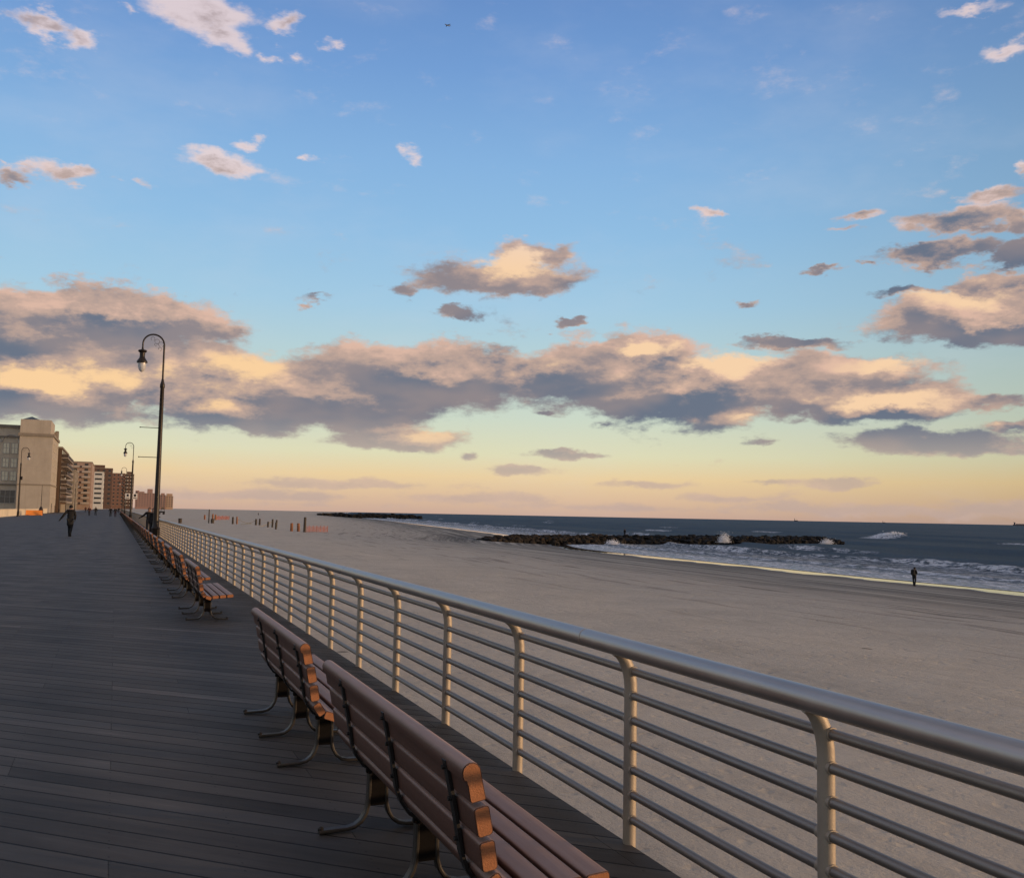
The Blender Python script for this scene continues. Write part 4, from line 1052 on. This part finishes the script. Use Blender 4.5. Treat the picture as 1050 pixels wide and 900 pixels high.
dist = 2600; az, el = 17.5, 27.2
t = empty('airplane', (dist*math.sin(R(az))*math.cos(R(el)), dist*math.cos(R(az))*math.cos(R(el)), dist*math.sin(R(el))), R(20)); tag(t, 'tiny airplane high in the blue sky at the top', 'airplane')
bm = bmesh.new(); tube(bm, [(-8, 0, 0), (-7, 0, .1), (-4, 0, 0), (4, 0, 0), (6.5, 0, .3), (8.5, 0, .9)], [.2, .8, 1.1, 1.1, .7, .2], 12); smooth_angle(mesh_obj('fuselage', bm, M['plane'], t), 60)
for s in (-1, 1):
    bm = bmesh.new(); v = [bm.verts.new(p_) for p_ in ((-2.2, s*.8, -.2), (1.4, s*.8, -.2), (3.4, s*9, .6), (2.2, s*9, .6), (-2.2, s*.8, .2), (1.4, s*.8, .2), (3.4, s*9, .75), (2.2, s*9, .75))]
    for f in ((0, 1, 2, 3), (7, 6, 5, 4), (0, 4, 5, 1), (1, 5, 6, 2), (2, 6, 7, 3), (3, 7, 4, 0)): bm.faces.new([v[i] for i in f])
    bmesh.ops.recalc_face_normals(bm, faces=bm.faces); mesh_obj('wing', bm, M['plane'], t)
bm = bmesh.new(); box(bm, (7.3, 0, 2.4), (1.8, .25, 3.4)); mesh_obj('tail_fin', bm, M['plane'], t)
bm = bmesh.new(); box(bm, (7.6, 0, 1.0), (1.4, 6, .2)); mesh_obj('tailplane', bm, M['plane'], t)

# ------------------------------------------------------------ people
def skin_mesh(name, verts, edges, radii, m, parent, sub=2, extra=None):
    me = bpy.data.meshes.new(name+'_src'); me.from_pydata([Vector(v) for v in verts], edges, [])
    o = bpy.data.objects.new(name+'_src', me); C.objects.link(o)
    sk = o.modifiers.new('s', 'SKIN'); sk.use_smooth_shade = True
    for i, r in enumerate(radii):
        r = r if hasattr(r, '__len__') else (r, r); me.skin_vertices[0].data[i].radius = r; me.skin_vertices[0].data[i].use_root = (i == 0)
    ss = o.modifiers.new('u', 'SUBSURF'); ss.levels = sub; ss.render_levels = sub
    dg = bpy.context.evaluated_depsgraph_get(); ev = o.evaluated_get(dg); nm = bpy.data.meshes.new_from_object(ev)
    bpy.data.objects.remove(o)
    nm.materials.clear(); nm.materials.append(m); nm.materials.append(M['black_cloth'])
    if extra:
        bm = bmesh.new(); bm.from_mesh(nm); extra(bm); bm.to_mesh(nm); bm.free()
    for p_ in nm.polygons: p_.use_smooth = True
    nm.name = name; q = bpy.data.objects.new(name, nm); C.objects.link(q)
    if parent: q.parent = parent
    return q
def person(loc, rz, label, pose, top, legs_m, hood=False, pack=False, coat_len=.62, group=None, h=1.0, hat=True):
    """local +Y is where the person faces"""
    J = dict(pel=(0, 0, .95), ch=(0, .01, 1.25), nk=(0, .01, 1.47), hd=(0, .03, 1.60), tp=(0, .02, 1.70),
             shl=(-.17, 0, 1.41), shr=(.17, 0, 1.41), ell=(-.23, -.02, 1.13), elr=(.23, -.02, 1.13), wrl=(-.25, .06, .89), wrr=(.25, .06, .89),
             hil=(-.09, 0, .90), hir=(.09, 0, .90), knl=(-.10, .02, .50), knr=(.10, .02, .50), anl=(-.10, -.02, .09), anr=(.10, -.02, .09), tol=(-.12, .14, .035), tor=(.12, .14, .035))
    J.update(pose)
    t = empty('person', loc, rz); t.scale = (h, h, h); tag(t, label, 'person', group)
    names = ['pel', 'ch', 'nk', 'hd', 'tp', 'shl', 'shr', 'ell', 'elr', 'wrl', 'wrr', 'hil', 'hir', 'knl', 'knr', 'anl', 'anr', 'tol', 'tor']
    ix = {k: i for i, k in enumerate(names)}
    E_ = [('pel', 'ch'), ('ch', 'nk'), ('nk', 'hd'), ('hd', 'tp'), ('nk', 'shl'), ('nk', 'shr'), ('shl', 'ell'), ('shr', 'elr'), ('ell', 'wrl'), ('elr', 'wrr'), ('pel', 'hil'), ('pel', 'hir'),
          ('hil', 'knl'), ('hir', 'knr'), ('knl', 'anl'), ('knr', 'anr'), ('anl', 'tol'), ('anr', 'tor')]
    rad = dict(pel=(.14, .10), ch=(.145, .10), nk=.052, hd=(.078, .092), tp=(.062, .07), shl=.055, shr=.055, ell=.040, elr=.040, wrl=.028, wrr=.028, hil=.082, hir=.082, knl=.055, knr=.055, anl=.040, anr=.040, tol=.032, tor=.032)
    def hands(bm):
        for s in ('l', 'r'):
            w = Vector(J['wr'+s]); e_ = Vector(J['el'+s]); d_ = (w-e_).normalized()
            side = d_.cross(Vector((1, 0, 0))).normalized() if abs(d_.x) < .9 else Vector((0, 1, 0)); nrm = d_.cross(side)
            tube(bm, [w-d_*.01, w+d_*.03, w+d_*.09], [.026, .036, .036], 8, flat=.55, mi=1)
            for k, L in enumerate((.062, .072, .068, .054)):
                b0 = w+d_*.085+side*(.027-.018*k); tube(bm, [b0, b0+d_*L*.5+nrm*.004, b0+d_*L*.85+nrm*.022], [.0095, .009, .007], 6, mi=1)
            b0 = w+d_*.03+side*.03; tube(bm, [b0, b0+side*.025+d_*.03, b0+side*.03+d_*.06], [.011, .010, .008], 6, mi=1)
        for f in bm.faces:
            if f.calc_center_median().z < J['hd'][2]-.17: f.material_index = 1
        hd = Vector(J['hd'])   # nose, ears
        tube(bm, [hd+Vector((0, .075, .03)), hd+Vector((0, .108, -.01)), hd+Vector((0, .09, -.02))], [.008, .014, .006], 6)
        for s in (-1, 1): tube(bm, [hd+Vector((s*.072, -.005, .025)), hd+Vector((s*.088, -.01, 0)), hd+Vector((s*.076, 0, -.03))], [.008, .014, .008], 6, flat=.6)
    skin_mesh('body', [J[n] for n in names], [(ix[a], ix[b]) for a, b in E_], [rad[n] for n in names], M['skin'], t, 2, hands)
    V = lambda k: Vector(J[k])
    # trousers and shoes
    nm = ['pel', 'hil', 'hir', 'knl', 'knr', 'anl', 'anr']; ii = {k: i for i, k in enumerate(nm)}
    skin_mesh('trousers', [J[n] for n in nm], [(ii[a], ii[b]) for a, b in (('pel', 'hil'), ('pel', 'hir'), ('hil', 'knl'), ('hir', 'knr'), ('knl', 'anl'), ('knr', 'anr'))], [(.155, .12), .105, .105, .078, .078, .066, .066], legs_m, t, 2)
    for s in ('l', 'r'):
        a = V('an'+s); b = V('to'+s); bm = bmesh.new(); d_ = b-a
        tube(bm, [a+Vector((0, 0, .06)), a-Vector((0, 0, .02)), a+d_*.2-Vector((0, 0, .04)), b, b+d_*.35], [.05, .055, .052, .048, .03], 10); smooth_angle(mesh_obj('shoe', bm, M['black_cloth'], t), 70)
    # coat: torso tube to the hem plus sleeves as one skinned surface
    hem = V('pel')-Vector((0, 0, coat_len-.38)); vs = [V('ch'), V('nk')-Vector((0, 0, .04)), V('shl'), V('shr'), V('ell'), V('elr'), V('wrl')*1.0, V('wrr')*1.0, V('pel')+Vector((0, 0, .04)), hem]
    skin_mesh('coat', vs, [(0, 1), (1, 2), (1, 3), (2, 4), (3, 5), (4, 6), (5, 7), (0, 8), (8, 9)], [(.185, .135), (.095, .085), .082, .082, .068, .068, .052, .052, (.18, .14), (.20, .16)], top, t, 2)
    hd = V('hd')
    bm = bmesh.new(); rr = bmesh.ops.create_uvsphere(bm, u_segments=14, v_segments=10, radius=1)
    for v in bm.verts:
        c = v.co.copy(); v.co = hd + Vector((c.x*.098, c.y*.112-.012, c.z*.115+.035))
    if hood:
        pass
    cut = [v for v in bm.verts if v.co.z < hd.z+(-.07 if hood or v.co.y < hd.y+.02 else .03) or (v.co.y > hd.y+(.06) and v.co.z < hd.z+.08)]
    bmesh.ops.delete(bm, geom=cut, context='VERTS')
    o = mesh_obj('hood' if hood else ('cap' if hat else 'hair'), bm, top if (hood or hat) else M['hair'], t, True); sm = o.modifiers.new('s', 'SOLIDIFY'); sm.thickness = .015
    if pack:
        bm = bmesh.new(); box(bm, (0, -.27, 1.24), (.33, .20, .46), bev=.06); box(bm, (0, -.39, 1.15), (.24, .07, .24), bev=.03); pk = mesh_obj('backpack', bm, pack, t); pk_s = smooth_angle(pk, 60)
        for s in (-1, 1):
            bm = bmesh.new(); tube(bm, [(s*.11, -.17, 1.42), (s*.115, -.05, 1.51), (s*.12, .11, 1.42), (s*.12, .15, 1.2), (s*.12, -.15, 1.05)], .018, 6); mesh_obj('strap', bm, M['black_cloth'], pk)
    return t
walk = lambda f: dict(knl=(-.10, .16*f, .52), anl=(-.10, .24*f, .12), tol=(-.10, .24*f+.15*(1 if f > 0 else 1), .09 if f > 0 else .05), knr=(.10, .02, .50), anr=(.10, -.26*f, .14), tor=(.10, -.26*f+.13, .05),
                      ell=(-.27, -.15*f, 1.15), wrl=(-.30, -.10*f, .90), elr=(.27, .10*f, 1.14), wrr=(.30, .24*f, .93))
# the walker in the dark coat, going away, left arm swung out
P1 = walk(1.0); P1.update(elr=(.24, .06, 1.14), wrr=(.22, .2, .92), ell=(-.33, -.04, 1.17), wrl=(-.50, .04, .93), hd=(0, .07, 1.58), tp=(0, .07, 1.67), ch=(0, .04, 1.25), nk=(0, .05, 1.46), knl=(-.05, .1, .5), anl=(-.03, .06, .09), tol=(-.03, .2, .04), knr=(.07, .02, .5), anr=(.05, -.24, .17), tor=(.05, -.14, .05))
person((-2.35, 61.5, 0), R(-2), 'person in a long dark coat and cap walking away alone, one arm swung out', P1, M['black_cloth'], M['black_cloth'], coat_len=.82, h=1.04)
lean = dict(ell=(-.33, -.08, 1.22), wrl=(-.55, -.10, 1.16), elr=(.33, -.08, 1.22), wrr=(.52, -.14, 1.10))
person((2.02, 66.5, 0), R(178), 'person in dark clothes standing by the railing left of the first lamp, arms spread', lean, M['black_cloth'], M['blue_cloth'], h=1.0, hat=False)
person((2.16, 63.2, 0), R(150), 'person in black half hidden behind the first lamp post', dict(), M['black_cloth'], M['black_cloth'], h=.98)
person((-4.6, 205, 0), R(185), 'far walker in a maroon coat in the middle of the boardwalk', walk(-.8), M['red_cloth'], M['dark_cloth'], group=None)
person((-3.6, 213, 0), R(5), 'far walker in charcoal striding just right of the maroon one', walk(1.1), M['dark_cloth'], M['blue_cloth'])
person((-.75, 190, 0), R(180), 'left person of the far pair near the railing', walk(.6), M['blue_cloth'], M['black_cloth'])
person((.05, 188, 0), R(180), 'right person of the far pair near the railing', walk(-.7), M['dark_cloth'], M['red_cloth'])
person((1.0, 330, 0), R(180), 'tiny person at the vanishing end of the boardwalk beside the railing', walk(.6), M['dark_cloth'], M['dark_cloth'])
person((-8.5, 330, 0), R(10), 'tiny person in maroon far along the left side of the boardwalk', walk(.6), M['red_cloth'], M['dark_cloth'])
px_, py_ = 70.4, 72.4
person((px_, py_, gz(px_, py_)), R(-70), 'hooded person with a backpack standing at the water edge', dict(hd=(0, .09, 1.55), tp=(0, .10, 1.64), nk=(0, .05, 1.44), ch=(0, .03, 1.24), ell=(-.22, .08, 1.14), wrl=(-.12, .26, 1.1), elr=(.22, .08, 1.14), wrr=(.12, .26, 1.1), anl=(-.05, 0, .09), tol=(-.05, .15, .04), anr=(.05, -.03, .09), tor=(.05, .12, .04)), M['olive_cloth'], M['dark_cloth'], True, M['black_cloth'], coat_len=.62, h=1.05)
person((108.0, 198.6, SEA+1.75), R(-40), 'person in black standing on top of the rock groin', dict(), M['black_cloth'], M['black_cloth'], h=.95)
person((84.5, 640, gz(84.5, 640)), R(20), 'tiny far figure near the surf beyond the fences', walk(.5), M['dark_cloth'], M['dark_cloth'])
